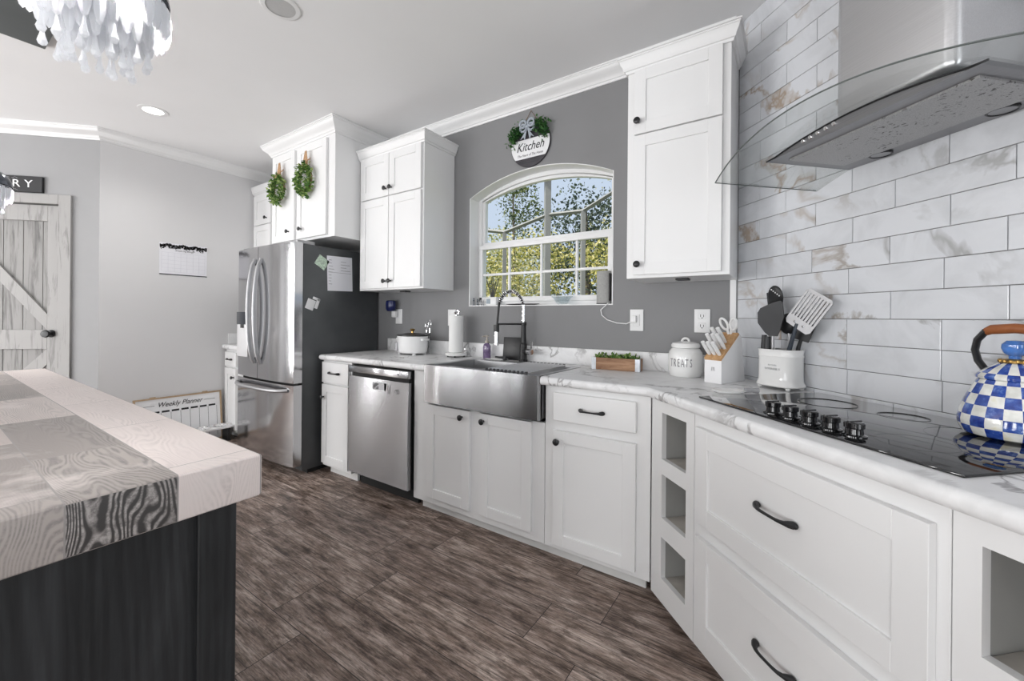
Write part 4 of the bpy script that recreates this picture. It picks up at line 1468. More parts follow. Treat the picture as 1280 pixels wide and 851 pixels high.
for sx_ in (-1, 1):
    b = B(KF)
    c_ = Vector((.042 + sx_ * .023, .128, .272))
    pts = []
    for i in range(21):
        a = 2 * PI * i / 20
        pts.append(c_ + Vector((math.cos(a) * .0165 + sx_ * .006 * math.sin(a), -.10 * math.sin(a) * .1, math.sin(a) * .027)))
    b.tube(pts, .0056, 8, cap=False)
    b.tube([c_ + Vector((-sx_ * .012, .004, -.024)), Vector((.042 + sx_ * .004, .138, .218))], .006, 8)
    b.build('finger_loop', 'whiteplastic', sc_t)

# utensil crock and utensils
cs, cd = -1.512, 1.462
cxw, cyw = diag(cs, cd)
t = thing('utensil_crock', 'white footed ceramic crock holding cooking utensils by the tiled wall', 'crock', (cs, cd, .9146), None, DG)
CF = DG @ Matrix.Translation((cs, cd, .9146)) @ Matrix.Rotation(math.radians(10), 4, 'Z')
def rr(w, d, r, n=6):
    o = []
    for cx_, cy_, a0 in ((w - r, d - r, 0), (-w + r, d - r, 90), (-w + r, -d + r, 180), (w - r, -d + r, 270)):
        for i in range(n + 1):
            a = math.radians(a0 + 90 * i / n)
            o.append((cx_ + r * math.cos(a), cy_ + r * math.sin(a)))
    return o
b = B(CF)
levels = [(.084, .062, .014), (.088, .066, .018), (.086, .064, .026), (.081, .060, .034), (.079, .058, .05), (.079, .058, .135), (.082, .061, .142), (.079, .058, .149), (.081, .060, .165), (.0835, .0625, .17), (.078, .057, .17), (.074, .053, .05)]
rings = []
for w, d, z in levels:
    rings.append([b.bm.verts.new(CF @ Vector((x, y, z))) for x, y in rr(w, d, min(w, d) * .75)])
fs = []
for r1, r2 in zip(rings, rings[1:]):
    k = len(r1)
    for i in range(k):
        fs.append(b.bm.faces.new((r1[i], r1[(i + 1) % k], r2[(i + 1) % k], r2[i])))
fs.append(b.bm.faces.new(rings[0])); fs.append(b.bm.faces.new(rings[-1]))
bmesh.ops.recalc_face_normals(b.bm, faces=fs)
b.build('pot', 'ceramic', t, smooth=.8)
for sx_ in (-1, 1):
    for sy_ in (-1, 1):
        B(CF).ball((sx_ * .062, sy_ * .042, .0095), .0095, 12).build('foot', 'ceramic', t)
b = B(CF)
b.text('UTENSILS', .006, -.0592, .088, .0125, sx=1.25, ext=.0008)
b.text('KITCHEN', .006, -.0592, .104, .008, sx=1.1, ext=.0005)
b.build('lettering', plain('faint_grey_print', (.45, .45, .46), .5), t)

def uten(name, label, cat='utensil'):
    return thing(name, label, cat, CF @ Vector((0, 0, .055)), 'utensils in the white crock')
def stick(b, p0, p1, r0, r1, flat=1.0):
    p0, p1 = Vector(p0), Vector(p1)
    b.tube([p0, p0.lerp(p1, .5), p1], [r0, (r0 + r1) / 2, r1], 10, flat)
def paddle(b, outline, base, xdir, zdir, th):
    """flat shape in the plane spanned by xdir,zdir at base, real thickness"""
    base, xdir, zdir = Vector(base), Vector(xdir).normalized(), Vector(zdir).normalized()
    yd = xdir.cross(zdir).normalized()
    fr = Matrix(((xdir.x, yd.x, zdir.x, base.x), (xdir.y, yd.y, zdir.y, base.y), (xdir.z, yd.z, zdir.z, base.z), (0, 0, 0, 1)))
    old = b.T
    b.T = fr
    b.prism(outline, -th / 2, th / 2, 'y')
    b.T = old
# big solid turner head (front left)
t = uten('silicone_turner', 'broad black solid turner leaning at the front left of the crock', 'spatula')
B(CF).tube([(-.02, -.02, .06), (-.014, -.03, .20), (-.012, -.032, .235)], [.0065, .0055, .005], 10).build('shaft', 'satin', t)
b = B(CF)
paddle(b, [(-.012, 0), (.022, 0), (.034, .03), (.05, .085), (.045, .14), (.038, .15), (.0, .14), (-.045, .12), (-.058, .10), (-.058, .055), (-.03, .015)], (-.012, -.036, .225), (1, .15, 0), (0, -.05, 1), .005)
b.build('head', 'darkgrey', t)
# slotted spoon
t = uten('slotted_spoon', 'black slotted spoon standing tallest at the left of the crock', 'spoon')
B(CF).tube([(-.05, .0, .06), (-.052, .008, .24), (-.046, .014, .35)], [.0075, .006, .005], 10).build('shaft', 'satin', t)
b = B(CF); b.T = Matrix.Translation((-.036, .014, .393)) @ Matrix.Rotation(.18, 4, 'Y') @ Matrix.Rotation(.25, 4, 'X')
b.ball((0, 0, 0), .05, 20, (.72, .22, 1.05))
hd_ = b.build('bowl', 'blackplastic', t)
b = B(CF); b.T = Matrix.Translation((-.036, .014, .393)) @ Matrix.Rotation(.18, 4, 'Y') @ Matrix.Rotation(.25, 4, 'X')
for k_ in range(5):
    b.ball((-.012 + k_ * .009, -.0085, .034 - (k_ * .0055)), .0033, 8)
b.build('slot', 'signwhite', hd_)
t = uten('serving_spoon', 'slim grey spoon seen edge-on at the far left of the crock', 'spoon')
b = B(CF).tube([(-.058, .02, .06), (-.063, .03, .25), (-.074, .036, .36), (-.092, .04, .415)], [.006, .006, .010, .004], 10, 1.5)
b.build('shaft', 'darkgrey', t)
t = uten('ladle', 'black ladle showing a round rim behind the turner', 'ladle')
B(CF).tube([(.02, .02, .06), (.025, .02, .20), (.022, .015, .25)], [.006, .005, .005], 10).build('shaft', 'satin', t)
b = B(CF).ball((.018, .02, .278), .043, 20, (.9, .5, 1.05))
b.build('bowl', 'blackplastic', t)
t = uten('handle_grip', 'thick black rubber utensil handle at the left front of the crock', 'utensil')
b = B(CF); b.tube([(-.058, -.018, .06), (-.062, -.02, .16), (-.06, -.02, .228)], [.011, .0125, .010], 12)
b.build('grip', 'darkgrey', t)
t = uten('pasta_fork', 'second thick black utensil handle beside the first in the crock', 'utensil')
b = B(CF); b.tube([(-.036, -.026, .06), (-.038, -.03, .16), (-.038, -.03, .222)], [.012, .0135, .011], 12)
b.build('grip', 'darkgrey', t)
# slotted steel turner on the right
t = uten('slotted_turner', 'steel slotted turner with black handle leaning out right of the crock', 'spatula')
b = B(CF); b.tube([(.028, -.01, .06), (.045, -.015, .16), (.075, -.02, .255), (.082, -.02, .28)], [.011, .010, .008, .007], 10, .7)
b.build('shaft', plain('blue_grey_handle', (.05, .06, .075), .2, .3, var=.3, vscale=40), t)
b = B(CF)
xd, zd = Vector((.84, .05, .52)), Vector((-.45, .1, .80))
zd = Vector((.52, .1, .80)).normalized(); xd = Vector((.83, .0, -.54)).normalized()
base = Vector((.085, -.02, .272))
wv_ = .058
paddle(b, [(-wv_, 0), (-wv_ + .012, -.012), (wv_ - .012, -.012), (wv_, 0), (wv_, .028), (-wv_, .028)], base, xd, zd, .0025)
paddle(b, [(-wv_, .135), (wv_, .135), (wv_ - .01, .148), (-wv_ + .01, .148)], base, xd, zd, .0025)
for k_ in range(9):
    xx = -wv_ + .0045 + k_ * (2 * wv_ - .009) / 8
    paddle(b, [(xx - .0042, .027), (xx + .0042, .027), (xx + .0042, .136), (xx - .0042, .136)], base, xd, zd, .0022)
hd_ = b.build('head', 'satin', t)
b = B(CF)
for k_ in (-.02, .02):
    b.ball(base + xd * k_ + zd * .008 + Vector((0, -.002, 0)), .005, 10)
b.build('rivet', 'chrome', hd_)
t = uten('black_spatula', 'black spatula half hidden behind the steel slotted turner', 'spatula')
B(CF).tube([(.045, .015, .06), (.065, .015, .18), (.08, .012, .225)], [.009, .008, .006], 10).build('shaft', 'blackplastic', t)
b = B(CF)
paddle(b, [(-.028, 0), (.028, 0), (.034, .075), (-.034, .075)], (.082, .008, .21), (.93, 0, -.25), (.25, .1, .93), .004)
b.build('head', 'blackplastic', t)

# spoon rest
t = thing('spoon_rest', 'small white ceramic spoon rest on the counter before the crock', 'spoon rest', (-.20, 1.84, .9146))
RF = Matrix.Translation((-.205, 1.855, .9146)) @ Matrix.Rotation(.45, 4, 'Z')
B(RF).lathe([(0, .001), (.04, .001), (.052, .010), (.054, .013), (.046, .011), (.03, .005), (0, .004)], 0, 0, 0, 30, 1.25, .75).build('dish', 'ceramic', t)
B(RF).tube([(.06, 0, .012), (.09, .004, .013), (.115, .006, .012)], [.010, .008, .011], 10, .7).build('handle', plain('grey_enamel', (.35, .35, .36), .2), t)

# ================================================================== COOKTOP, KETTLE
t = thing('cooktop', 'black ceramic glass cooktop with five front knobs set in the counter', 'cooktop', (-.994, 1.25, .914), None, DG)
b = B(DG).box(-1.388, -.600, .985, 1.520, .9142, .9205, .002, 2)
b.build('glass_top', 'ceramicglass', t)
for i in range(5):
    s_ = -1.098 + .0625 * i
    b = B(DG).lathe([(.026, 0), (.026, .004), (.019, .007), (.018, .02), (.0215, .0225), (.0215, .034), (.019, .037), (0, .037)], s_, 1.036, .9208, 24)
    b.box(s_ - .0045, s_ + .0045, 1.036 - .0205, 1.036 + .0205, .955, .9605, .002, 1)
    b.build('burner_knob', plain('gloss_black_knob', (.008, .008, .009), .1, coat=.5) if i == 0 else bpy.data.materials['gloss_black_knob'], t)
for (s_, d_, r_) in ((-1.21, 1.36, .085), (-.78, 1.34, .105), (-.78, 1.13, .075), (-1.0, 1.40, .06)):
    B(DG).torus((s_, d_, .92035), r_, .00045, 'z', 48, 4).build('burner_ring', 'ring', t)

ks, kd, kz = -.772, 1.428, .9213
t = thing('tea_kettle', 'blue and white checked enamel kettle on the right of the cooktop', 'kettle', (ks, kd, kz), None, DG)
KB = DG @ Matrix.Translation((ks, kd, kz)) @ Matrix.Diagonal((.81, .81, 1.0, 1))
prof = [(0, 0), (.098, 0), (.112, .006), (.121, .022), (.123, .038), (.118, .062), (.107, .09), (.093, .116), (.083, .134), (.078, .142)]
B(KB).lathe(prof, seg=56).build('body', 'kettle', t)
b = B(KB).lathe([(.076, .142), (.083, .146), (.084, .151), (.078, .157), (.06, .170), (.038, .182), (.030, .185)], seg=48)
ld = b.build('lid', 'kettle', t)
b = B(KB).lathe([(.020, .183), (.032, .186), (.033, .191), (.026, .195), (.018, .196)], seg=30)
for i in range(14):
    a = 2 * PI * i / 14
    b.ball((.031 * math.cos(a), .031 * math.sin(a), .190), .0052, 8)
b.build('gold_collar', 'gold', ld)
b = B(KB).lathe([(.013, .195), (.014, .203), (.024, .210), (.029, .222), (.028, .232), (.018, .241), (0, .243)], seg=24)
b.build('lid_knob', 'blueglass', ld)
for q_ in (-1, 1):
    B(KB).tube([(q_ * .068, 0, .160), (q_ * .088, 0, .185), (q_ * .096, 0, .213), (q_ * .090, 0, .24), (q_ * .068, 0, .264)], [.0085] * 5, 10, 1.5).build('handle_strap', 'black', t)
B(KB).tube([(-.068, 0, .262), (-.055, 0, .268), (0, 0, .272), (.055, 0, .268), (.068, 0, .262)], [.0105, .0125, .0125, .0125, .0105], 14).build('handle_grip', 'grip', t)
B(KB).tube([(.095, 0, .075), (.13, 0, .105), (.155, 0, .135)], [.022, .017, .013], 16).build('spout', 'kettle', t)

# ================================================================== RANGE HOOD
hc, hz = -.983, 1.775
t = thing('range_hood', 'stainless range hood with an arched clear glass canopy on the tiled wall', 'range hood', (hc, 1.4, hz), None, DG)
B(DG).box(-1.107, -.790, 1.260, DT - .001, 1.835, H_CEIL - .002, .028, 5).build('chimney', 'hoodsteel', t, smooth=.5)
# body under the glass: straight bottom, arched top
GS = .432
def garch(u):                # height of the glass underside over u in -1..1
    return 1.810 - .078 * u * u
hx0, hx1, hd0 = -1.285, -.681, 1.177
n = 16
top = []
for i in range(n + 1):
    s_ = hx0 + (hx1 - hx0) * i / n
    top.append((s_, max(hz + .001, garch((s_ - hc) / GS) - .002)))
b = B(DG).prism([(hx0, hz)] + top + [(hx1, hz)], hd0, DT - .001, 'y')
bd = b.build('body', 'hoodbody', t, smooth=.4)
B(DG).tube([(x_, hd0 - .001, z_ + .0005) for x_, z_ in top], .0028, 6).build('gasket', 'blackplastic', t)
b = B(DG).prism([(hx0 + .045, hd0 + .05), (hx1 - .045, hd0 + .05), (hx1 - .045, DT - .075), (hx0 + .045, DT - .075)], hz - .006, hz, 'z')
b.build('filter_panel', 'filter', t, smooth=.3)
for s_ in (hx0 + .15, hx1 - .15):
    b = B(DG).lathe([(.030, -.004), (.030, 0), (.024, 0), (.024, -.003), (0, -.003)], s_, DT - .05, hz, 24)
    pl = b.build('puck_light', 'satin', t)
    B(DG).torus((s_, DT - .05, hz - .003), .029, .0035, 'z', 28, 6).build('bezel', 'black', pl)
for i in range(5):
    s_ = -1.135 + i * .026
    b = B(DG); b.T = Matrix.Translation((s_, hd0, hz + .014 + i * .0022)) @ Matrix.Rotation(PI / 2, 4, 'X')
    b.lathe([(.0062, 0), (.0062, .004), (.005, .0055), (0, .0055)], seg=14)
    b.build('push_button', 'chrome', t)
# curved glass canopy with bowed front
bm3 = bmesh.new()
NS, ND = 40, 10
grid_t, grid_b = [], []
for i in range(NS + 1):
    u = -1 + 2 * i / NS
    s_ = hc + GS * u
    front = 1.000 + .068 * u * u
    rowt, rowb = [], []
    cr = .035
    for j in range(ND + 1):
        d_ = front + (DT - .003 - front) * j / ND
        rowb.append((s_, d_, garch(u)))
        rowt.append((s_, d_, garch(u) + .007))
    grid_t.append(rowt); grid_b.append(rowb)
vt = [[bm3.verts.new(DG @ Vector(p)) for p in r_] for r_ in grid_t]
vb = [[bm3.verts.new(DG @ Vector(p)) for p in r_] for r_ in grid_b]
for i in range(NS):
    for j in range(ND):
        bm3.faces.new((vt[i][j], vt[i + 1][j], vt[i + 1][j + 1], vt[i][j + 1]))
        bm3.faces.new((vb[i][j], vb[i][j + 1], vb[i + 1][j + 1], vb[i + 1][j]))
for i in range(NS):
    bm3.faces.new((vt[i][0], vb[i][0], vb[i + 1][0], vt[i + 1][0])); bm3.faces.new((vt[i][ND], vt[i + 1][ND], vb[i + 1][ND], vb[i][ND]))
for j in range(ND):
    bm3.faces.new((vt[0][j], vt[0][j + 1], vb[0][j + 1], vb[0][j])); bm3.faces.new((vt[NS][j], vb[NS][j], vb[NS][j + 1], vt[NS][j + 1]))
bmesh.ops.recalc_face_normals(bm3, faces=bm3.faces[:])
b = B(); b.bm.free(); b.bm = bm3
gl = b.build('glass_canopy', 'hoodglass', t, smooth=.5)
b = B(DG)
b.tube([(hc + GS * (-1 + 2 * i / NS), 1.000 + .068 * (-1 + 2 * i / NS) ** 2 - .0005, garch(-1 + 2 * i / NS) + .0035) for i in range(NS + 1)], .0022, 6)
b.tube([(hc - GS, 1.068 + (DT - .006 - 1.068) * i / 4, garch(-1) + .0035) for i in range(5)], .0018, 6)
b.build('glass_edge', plain('grey_green_glass_edge', (.12, .135, .13), .1), gl)

# ================================================================== ISLAND
IX1, IY1, IZ = -.913, .424, .92
IT = .086
b = B().box(-3.25, IX1, -.50, IY1, IZ - IT, IZ, .006, 3)
t = thing('kitchen_island', 'charcoal wood island with a thick whitewashed patchwork wood top', 'island', (-2.0, 0, 0))
b.build('top', 'island_top', t, smooth=.5)
b = B().box(-3.15, -.965, -.40, .375, 0, IZ - IT - .001)
b.build('cabinet_body', 'island_panel', t)
B().box(-.968, -.952, .325, .392, 0, IZ - IT - .001, .002, 1).build('corner_post', 'island_panel', t)
B().box(-3.15, -.953, .374, .392, 0, IZ - IT - .001, .002, 1).build('side_panel', 'island_panel', t)

# ================================================================== CEILING THINGS
b = B().box(-3.50, -.66, -.02, .445, H_CEIL - .022, H_CEIL - .001, .003)
cb_ = tag(b.build('ceiling_board', 'board', base=(-2.08, .21, H_CEIL - .022)), 'dark grey board fixed to the ceiling over the island', 'ceiling board')

def crystal_mesh(L, r):
    b = B()
    b.lathe([(0, 0), (r * .45, -.004), (r, -L * .18), (r, -L * .68), (r * .55, -L * .92), (0, -L)], 0, 0, 0, 6)
    return b
def drop_mesh(L, r):
    b = B()
    b.lathe([(0, 0), (r * .25, -L * .12), (r * .55, -L * .5), (r, -L * .78), (r * .7, -L * .93), (0, -L)], 0, 0, 0, 7)
    return b
PS = .71         # overall size of each pendant
PZ = 1.845      # rim of the dome
t = thing('pendant_light', 'nearest crystal pendant light hanging over the island, cut by the frame top', 'pendant light', (-1.117, .21, PZ), 'crystal pendants over the island')
cx_, cy_ = -1.117, .21
b = B().lathe([(.150, 0), (.152, .004), (.148, .03), (.135, .065), (.105, .10), (.06, .125), (.02, .135), (.02, .15), (.006, .155)], cx_, cy_, PZ, 40, cap=False)
b.lathe([(.146, .002), (.143, .03), (.13, .062), (.1, .096), (.058, .12), (.006, .13)], cx_, cy_, PZ, 40, cap=False)
b.build('dome', 'gloss_dark', t)
B().cyl((cx_, cy_, PZ + .15), (cx_, cy_, PZ + (H_CEIL - .023 - PZ) / PS), .006, 10).build('rod', 'gloss_dark', t)
b = B()
for R_, zz in ((.142, 0), (.105, .0), (.065, 0)):
    b.torus((cx_, cy_, PZ + zz), R_, .003, 'z', 40, 6)
b.box(cx_ - .145, cx_ + .145, cy_ - .003, cy_ + .003, PZ - .003, PZ + .001).box(cx_ - .003, cx_ + .003, cy_ - .145, cy_ + .145, PZ - .003, PZ + .001)
b.build('crystal_rack', 'chrome', t)
for dx_, dy_ in ((.03, 0), (-.03, .0)):
    B().ball((cx_ + dx_, cy_ + dy_, PZ + .035), .022, 14, (1, 1, 1.3)).build('bulb', 'bulb', t)
protoA = None; protoB = None
def place_crystal(mesh, name, mat_, par, x, y, z, rot):
    o = bpy.data.objects.new(name, mesh); COL.objects.link(o); o.parent = par
    o.location = Vector((x, y, z)) - WM[par].translation
    o.rotation_euler = (0, 0, rot)
    WM[o] = WM[par]
    return o
def mesh_of(bb, nm):
    me = bpy.data.meshes.new(nm); bb.bm.to_mesh(me); bb.bm.free(); me.materials.append(M['crystal'])
    return me
CL = mesh_of(crystal_mesh(.105, .0125), 'long_crystal')
CM = mesh_of(crystal_mesh(.115, .0135), 'mid_crystal')
CD = mesh_of(drop_mesh(.058, .0105), 'crystal_drop')
n_out = 34
for i in range(n_out):
    a = 2 * PI * i / n_out
    place_crystal(CL, 'crystal', None, t, cx_ + .142 * math.cos(a), cy_ + .142 * math.sin(a), PZ - .002 - .006 * (i % 2), a)
for i in range(24):
    a = 2 * PI * i / 24 + .1
    place_crystal(CM, 'crystal', None, t, cx_ + .105 * math.cos(a), cy_ + .105 * math.sin(a), PZ - .022 - .01 * (i % 3), a)
    if i % 2 == 0:
        place_crystal(CD, 'crystal_drop', None, t, cx_ + .105 * math.cos(a), cy_ + .105 * math.sin(a), PZ - .132 - .01 * (i % 3), a)
for i in range(14):
    a = 2 * PI * i / 14 + .2
    place_crystal(CM, 'crystal', None, t, cx_ + .065 * math.cos(a), cy_ + .065 * math.sin(a), PZ - .042 - .012 * (i % 2), a)
    place_crystal(CD, 'crystal_drop', None, t, cx_ + .065 * math.cos(a), cy_ + .065 * math.sin(a), PZ - .154 - .012 * (i % 2), a)
t.matrix_world = Matrix.Translation((cx_, cy_, PZ)) @ Matrix.Diagonal((PS, PS, PS, 1))
p2 = t.copy(); COL.objects.link(p2)
m2 = Matrix.Translation((-3.32, .21, PZ)) @ Matrix.Diagonal((PS, PS, PS, 1)); p2.matrix_world = m2
p2['label'] = 'farther crystal pendant light at the left edge before the PANTRY sign'
for ch in list(t.children):
    k = ch.copy(); COL.objects.link(k); k.parent = p2
for lx in (-1.117, -3.32):
    for k in range(6):
        a = .3 + k * PI / 3
        lamp('pendant_bulb', 'POINT', (lx + .091 * math.cos(a), .21 + .091 * math.sin(a), PZ - .045), 7, (1, .99, .97), shadow_soft_size=.012)

# recessed light and ceiling speaker
t = thing('recessed_light', 'lit round recessed downlight in the ceiling near the left corner', 'ceiling light', (-3.93, 1.035, H_CEIL))
B().lathe([(.062, -.004), (.088, -.003), (.090, -.0005), (.062, -.0005)], -3.93, 1.035, H_CEIL, 36, cap=False).build('trim_ring', 'trim', t)
B().lathe([(.062, -.003), (0, -.003)], -3.93, 1.035, H_CEIL, 32, cap=False).build('lens', 'canlens', t)
lamp('downlight', 'SPOT', (-3.93, 1.035, H_CEIL - .012), 42, (1, .98, .95), (0, 0, -1), spot_size=2.6, spot_blend=.9, shadow_soft_size=.06)
t = thing('ceiling_speaker', 'round grey recessed speaker grille in the ceiling, unlit', 'speaker', (-2.08, 1.025, H_CEIL))
B().lathe([(.066, -.006), (.086, -.005), (.090, -.0005), (.066, -.0005)], -2.08, 1.03, H_CEIL, 40, cap=False).build('trim_ring', 'trim', t)
B().lathe([(.067, -.004), (0, -.004)], -2.08, 1.03, H_CEIL, 36, cap=False).build('grille', 'grille', t)

# ================================================================== WALL THINGS
# kitchen sign
kx, kz_, ky = -1.478, 2.392, YW - .001
t = thing('round_sign', 'round Kitchen sign with greenery and a bow hung above the window', 'sign', (kx, YW, kz_))
def disc_part(z_lo, z_hi, R_, y0, y1):
    pts = []
    a0 = math.asin(max(-1, min(1, z_lo / R_))); a1 = math.asin(max(-1, min(1, z_hi / R_)))
    for i in range(13):
        a = a0 + (a1 - a0) * i / 12; pts.append((kx + R_ * math.cos(a), kz_ + R_ * math.sin(a)))
    for i in range(13):
        a = a1 + (a0 - a1) * i / 12; pts.append((kx - R_ * math.cos(a), kz_ + R_ * math.sin(a)))
    return B().prism(pts, y0, y1, 'y')
b = B()
b.prism([(kx + .156 * math.cos(2 * PI * i / 48), kz_ + .156 * math.sin(2 * PI * i / 48)) for i in range(48)], ky - .012, ky, 'y')
b.build('disc', 'signdark', t, smooth=.5)
disc_part(-.095, .035, .152, ky - .0145, ky - .012).build('white_band', 'signwhite', t, smooth=.5)
b = B().text('Kitchen', kx, ky - .0152, kz_ - .018, .082, shear=.35, sx=.85)
b.build('lettering', 'ink', t)
b = B().text('The Heart of The Home', kx, ky - .0152, kz_ - .074, .024, shear=.3, sx=.85)
b.build('small_lettering', 'greyink', t)
b = B()
b.bm.free()
for a_m in (2.55, .75):
    pts = []
    for i in range(230):
        a = random.gauss(a_m, .28)
        r_ = random.gauss(.135, .022)
        pts.append((kx + r_ * math.cos(a), ky - .018 - random.random() * .03, kz_ + r_ * math.sin(a)))
    B().leaves(pts, .024).build('greenery', 'darkgreen', t)
b = B()
for sx_ in (-1, 1):
    for k_ in range(2):
        b.torus((kx - .01 + sx_ * .032, ky - .035 - .006 * k_, kz_ + .105 + k_ * .025), .024, .008, 'y', 16, 6)
    b.prism([(kx - .01, kz_ + .10), (kx - .01 + sx_ * .055, kz_ + .03), (kx - .01 + sx_ * .03, kz_ + .045), (kx - .01 + sx_ * .02, kz_ + .02)], ky - .036, ky - .033, 'y')
b.ball((kx - .01, ky - .035, kz_ + .105), .016, 12)
b.build('bow', 'ribbon', t)
b = B().tube([(kx - .06, ky - .006, kz_ + .14), (kx, ky - .004, kz_ + .228), (kx + .06, ky - .006, kz_ + .14)], .0022, 6)
b.build('hanging_twine', 'twine', t)

# wreaths on the fridge cabinet doors
def wreath(label, x, z, R_):
    y = 1.86 - .0205
    t = thing('wreath', label, 'wreath', (x, y, z), 'wreaths on the fridge cabinet')
    b = B()
    pts = []
    for i in range(560):
        a = random.uniform(0, 2 * PI)
        r_ = R_ + random.gauss(0, .015)
        pts.append((x + r_ * math.cos(a), y - .030 - random.random() * .022, z + 1.15 * r_ * math.sin(a)))
    b.leaves(pts, .030)
    b.build('greenery', 'green', t)
    B().torus((x, y - .022, z), R_, .010, 'y', 24, 6).build('ring', 'twine', t)
    b = B()
    b.prism([(x + .005, z + R_ + .14), (x + .03, z + R_ + .14), (x + .05, z + R_ - .005), (x - .04, z + R_ - .005)], y - .030, y - .026, 'y')
    b.tube([(x, y - .035, z + R_ + .02), (x - .06, y - .04, z + R_ + .03), (x - .085, y - .03, z + R_ + .06)], [.006, .007, .003], 8)
    b.tube([(x + .01, y - .035, z + R_ + .02), (x + .06, y - .04, z + R_ + .05), (x + .09, y - .03, z + R_ + .07)], [.005, .005, .002], 8)
    b.ball((x + .005, y - .035, z + R_ + .015), .022, 12)
    b.build('burlap_ribbon', 'burlap', t)
wreath('green wreath with burlap ribbon on the left door of the fridge cabinet', -3.672, 2.29, .088)
wreath('green wreath with burlap ribbon on the right door of the fridge cabinet', -3.258, 2.305, .088)

# calendar on the left wall
t = thing('wall_calendar', 'white paper desk calendar sheet with leafy border on the left wall', 'calendar', (XL, 1.47, 1.72))
B(LF).box(1.295, 1.66, -.004, -.0005, 1.572, 1.862).build('sheet', 'paper', t)
b = B(LF)
pts = []
for i in range(300):
    x = random.uniform(1.295, 1.655)
    pts.append((x, -.0048, 1.856 - abs(random.gauss(0, .016)) - .012 * math.sin(x * 30) ** 2))
for p in pts:
    a = random.uniform(0, PI); L = random.uniform(.006, .014)
    c_, s2 = math.cos(a) * L, math.sin(a) * L
    q = [(p[0] - c_, p[2] - s2), (p[0] + s2 * .4, p[2] - c_ * .4), (p[0] + c_, p[2] + s2), (p[0] - s2 * .4, p[2] + c_ * .4)]
    q = [(max(1.296, min(1.659, x)), max(1.575, min(1.861, z))) for x, z in q]
    b.prism(q, -.0048, -.004, 'y')
b.build('leaf_border', 'ink', t)
B(LF).box(1.295, 1.66, -.0048, -.004, 1.572, 1.580).build('bottom_border', 'ink', t)
b = B(LF)
for i in range(8): b.box(1.31 + i * .0474, 1.311 + i * .0474, -.0046, -.004, 1.60, 1.775)
for i in range(6): b.box(1.31, 1.643, -.0046, -.004, 1.60 + i * .035, 1.601 + i * .035)
b.build('date_grid', plain('faint_grid_ink', (.55, .54, .60), .7), t)
b = B(LF).text('dream big things', 1.48, -.0048, 1.80, .024, shear=.3, sx=.9)
b.build('lettering', 'greyink', t)

# pantry sign
t = thing('pantry_sign', 'black PANTRY sign with white letters over the weathered door', 'sign', (-.68, 0, 2.235), None, PN)
B(PN).box(-.985, -.378, -.022, -.0005, 2.174, 2.300, .002, 1).build('board', 'signblack', t)
b = B(PN).text('P A N T R Y', -.681, -.0226, 2.237, .083, sx=1.12)
b.build('lettering', 'signwhite', t)
b = B(PN)
for z in (2.190, 2.284):
    for k_ in range(5):
        b.tube([(-.80 + k_ * .055 + j * .005, -.0226, z + .004 * math.sin(j * .9 + k_)) for j in range(9)], .0009, 5)
b.build('scroll_ornament', plain('grey_sign_paint', (.35, .35, .36), .6), t)

# wall plates
def plate(name, label, cat, x0, x1, z0, z1):
    t = thing(name, label, cat, ((x0 + x1) / 2, YW, (z0 + z1) / 2))
    B().box(x0, x1, YW - .007, YW - .0005, z0, z1, .002, 2).build('cover_plate', 'whiteplastic', t)
    return t
t = plate('wall_outlet', 'white double outlet above the knife block near the tiled corner', 'outlet', -.432, -.354, 1.137, 1.262)
for zz in (1.173, 1.226):
    oo = B().box(-.411, -.375, YW - .0085, YW - .0065, zz - .017, zz + .017, .003).build('receptacle', 'whiteplastic', t)
    B().box(-.402, -.399, YW - .0092, YW - .008, zz - .006, zz + .008).box(-.387, -.384, YW - .0092, YW - .008, zz - .006, zz + .006).box(-.396, -.390, YW - .0092, YW - .008, zz - .013, zz - .008).build('socket_slot', 'ink', oo)
t = plate('wall_outlet', 'white outlet with a charger plugged in, right of the window', 'outlet', -.783, -.705, 1.137, 1.262)
B().box(-.762, -.726, YW - .010, YW - .0065, 1.165, 1.235, .003).build('receptacle', 'whiteplastic', t)
t = plate('wall_outlet', 'white outlet half hidden behind the paper towel roll', 'outlet', -2.225, -2.145, 1.14, 1.266)
B().box(-2.203, -2.167, YW - .009, YW - .0065, 1.17, 1.236, .003).build('receptacle', 'whiteplastic', t)
t = plate('wall_outlet', 'white outlet under the navy plug-in above the slow cooker', 'outlet', -2.835, -2.755, 1.146, 1.272)
B().box(-2.815, -2.775, YW - .009, YW - .0065, 1.165, 1.21, .003).build('receptacle', 'whiteplastic', t)
t = thing('plug_in_warmer', 'navy blue plug-in air freshener on the outlet above the slow cooker', 'air freshener', (-2.83, YW - .02, 1.29))
b = B().lathe([(.0, 0), (.035, .003), (.047, .02), (.05, .05), (.048, .085), (.04, .092), (0, .094)], -2.845, YW - .052, 1.252, 20, 1, .75)
b.build('shade', 'navy', t)
B().box(-2.848, -2.80, YW - .045, YW - .010, 1.20, 1.256, .008).build('plug_body', 'whiteplastic', t)
t = thing('charger_cable', 'white charger plug and cable running from the outlet to the sill speaker', 'cable', (-.83, YW - .02, 1.2))
B().box(-.772, -.74, YW - .035, YW - .0105, 1.185, 1.225, .004).build('plug', 'whiteplastic', t)
B().tube([(-.772, YW - .024, 1.19), (-.80, YW - .02, 1.178), (-.86, YW - .014, 1.182), (-.92, YW - .012, 1.20), (-.955, YW - .012, 1.228), (-.962, YW - .012, 1.26), (-.93, YW - .012, 1.288), (-.92, YW - .004, 1.3), (-.918, YW + .02, 1.301)], .0028, 8).build('cord', 'whiteplastic', t)

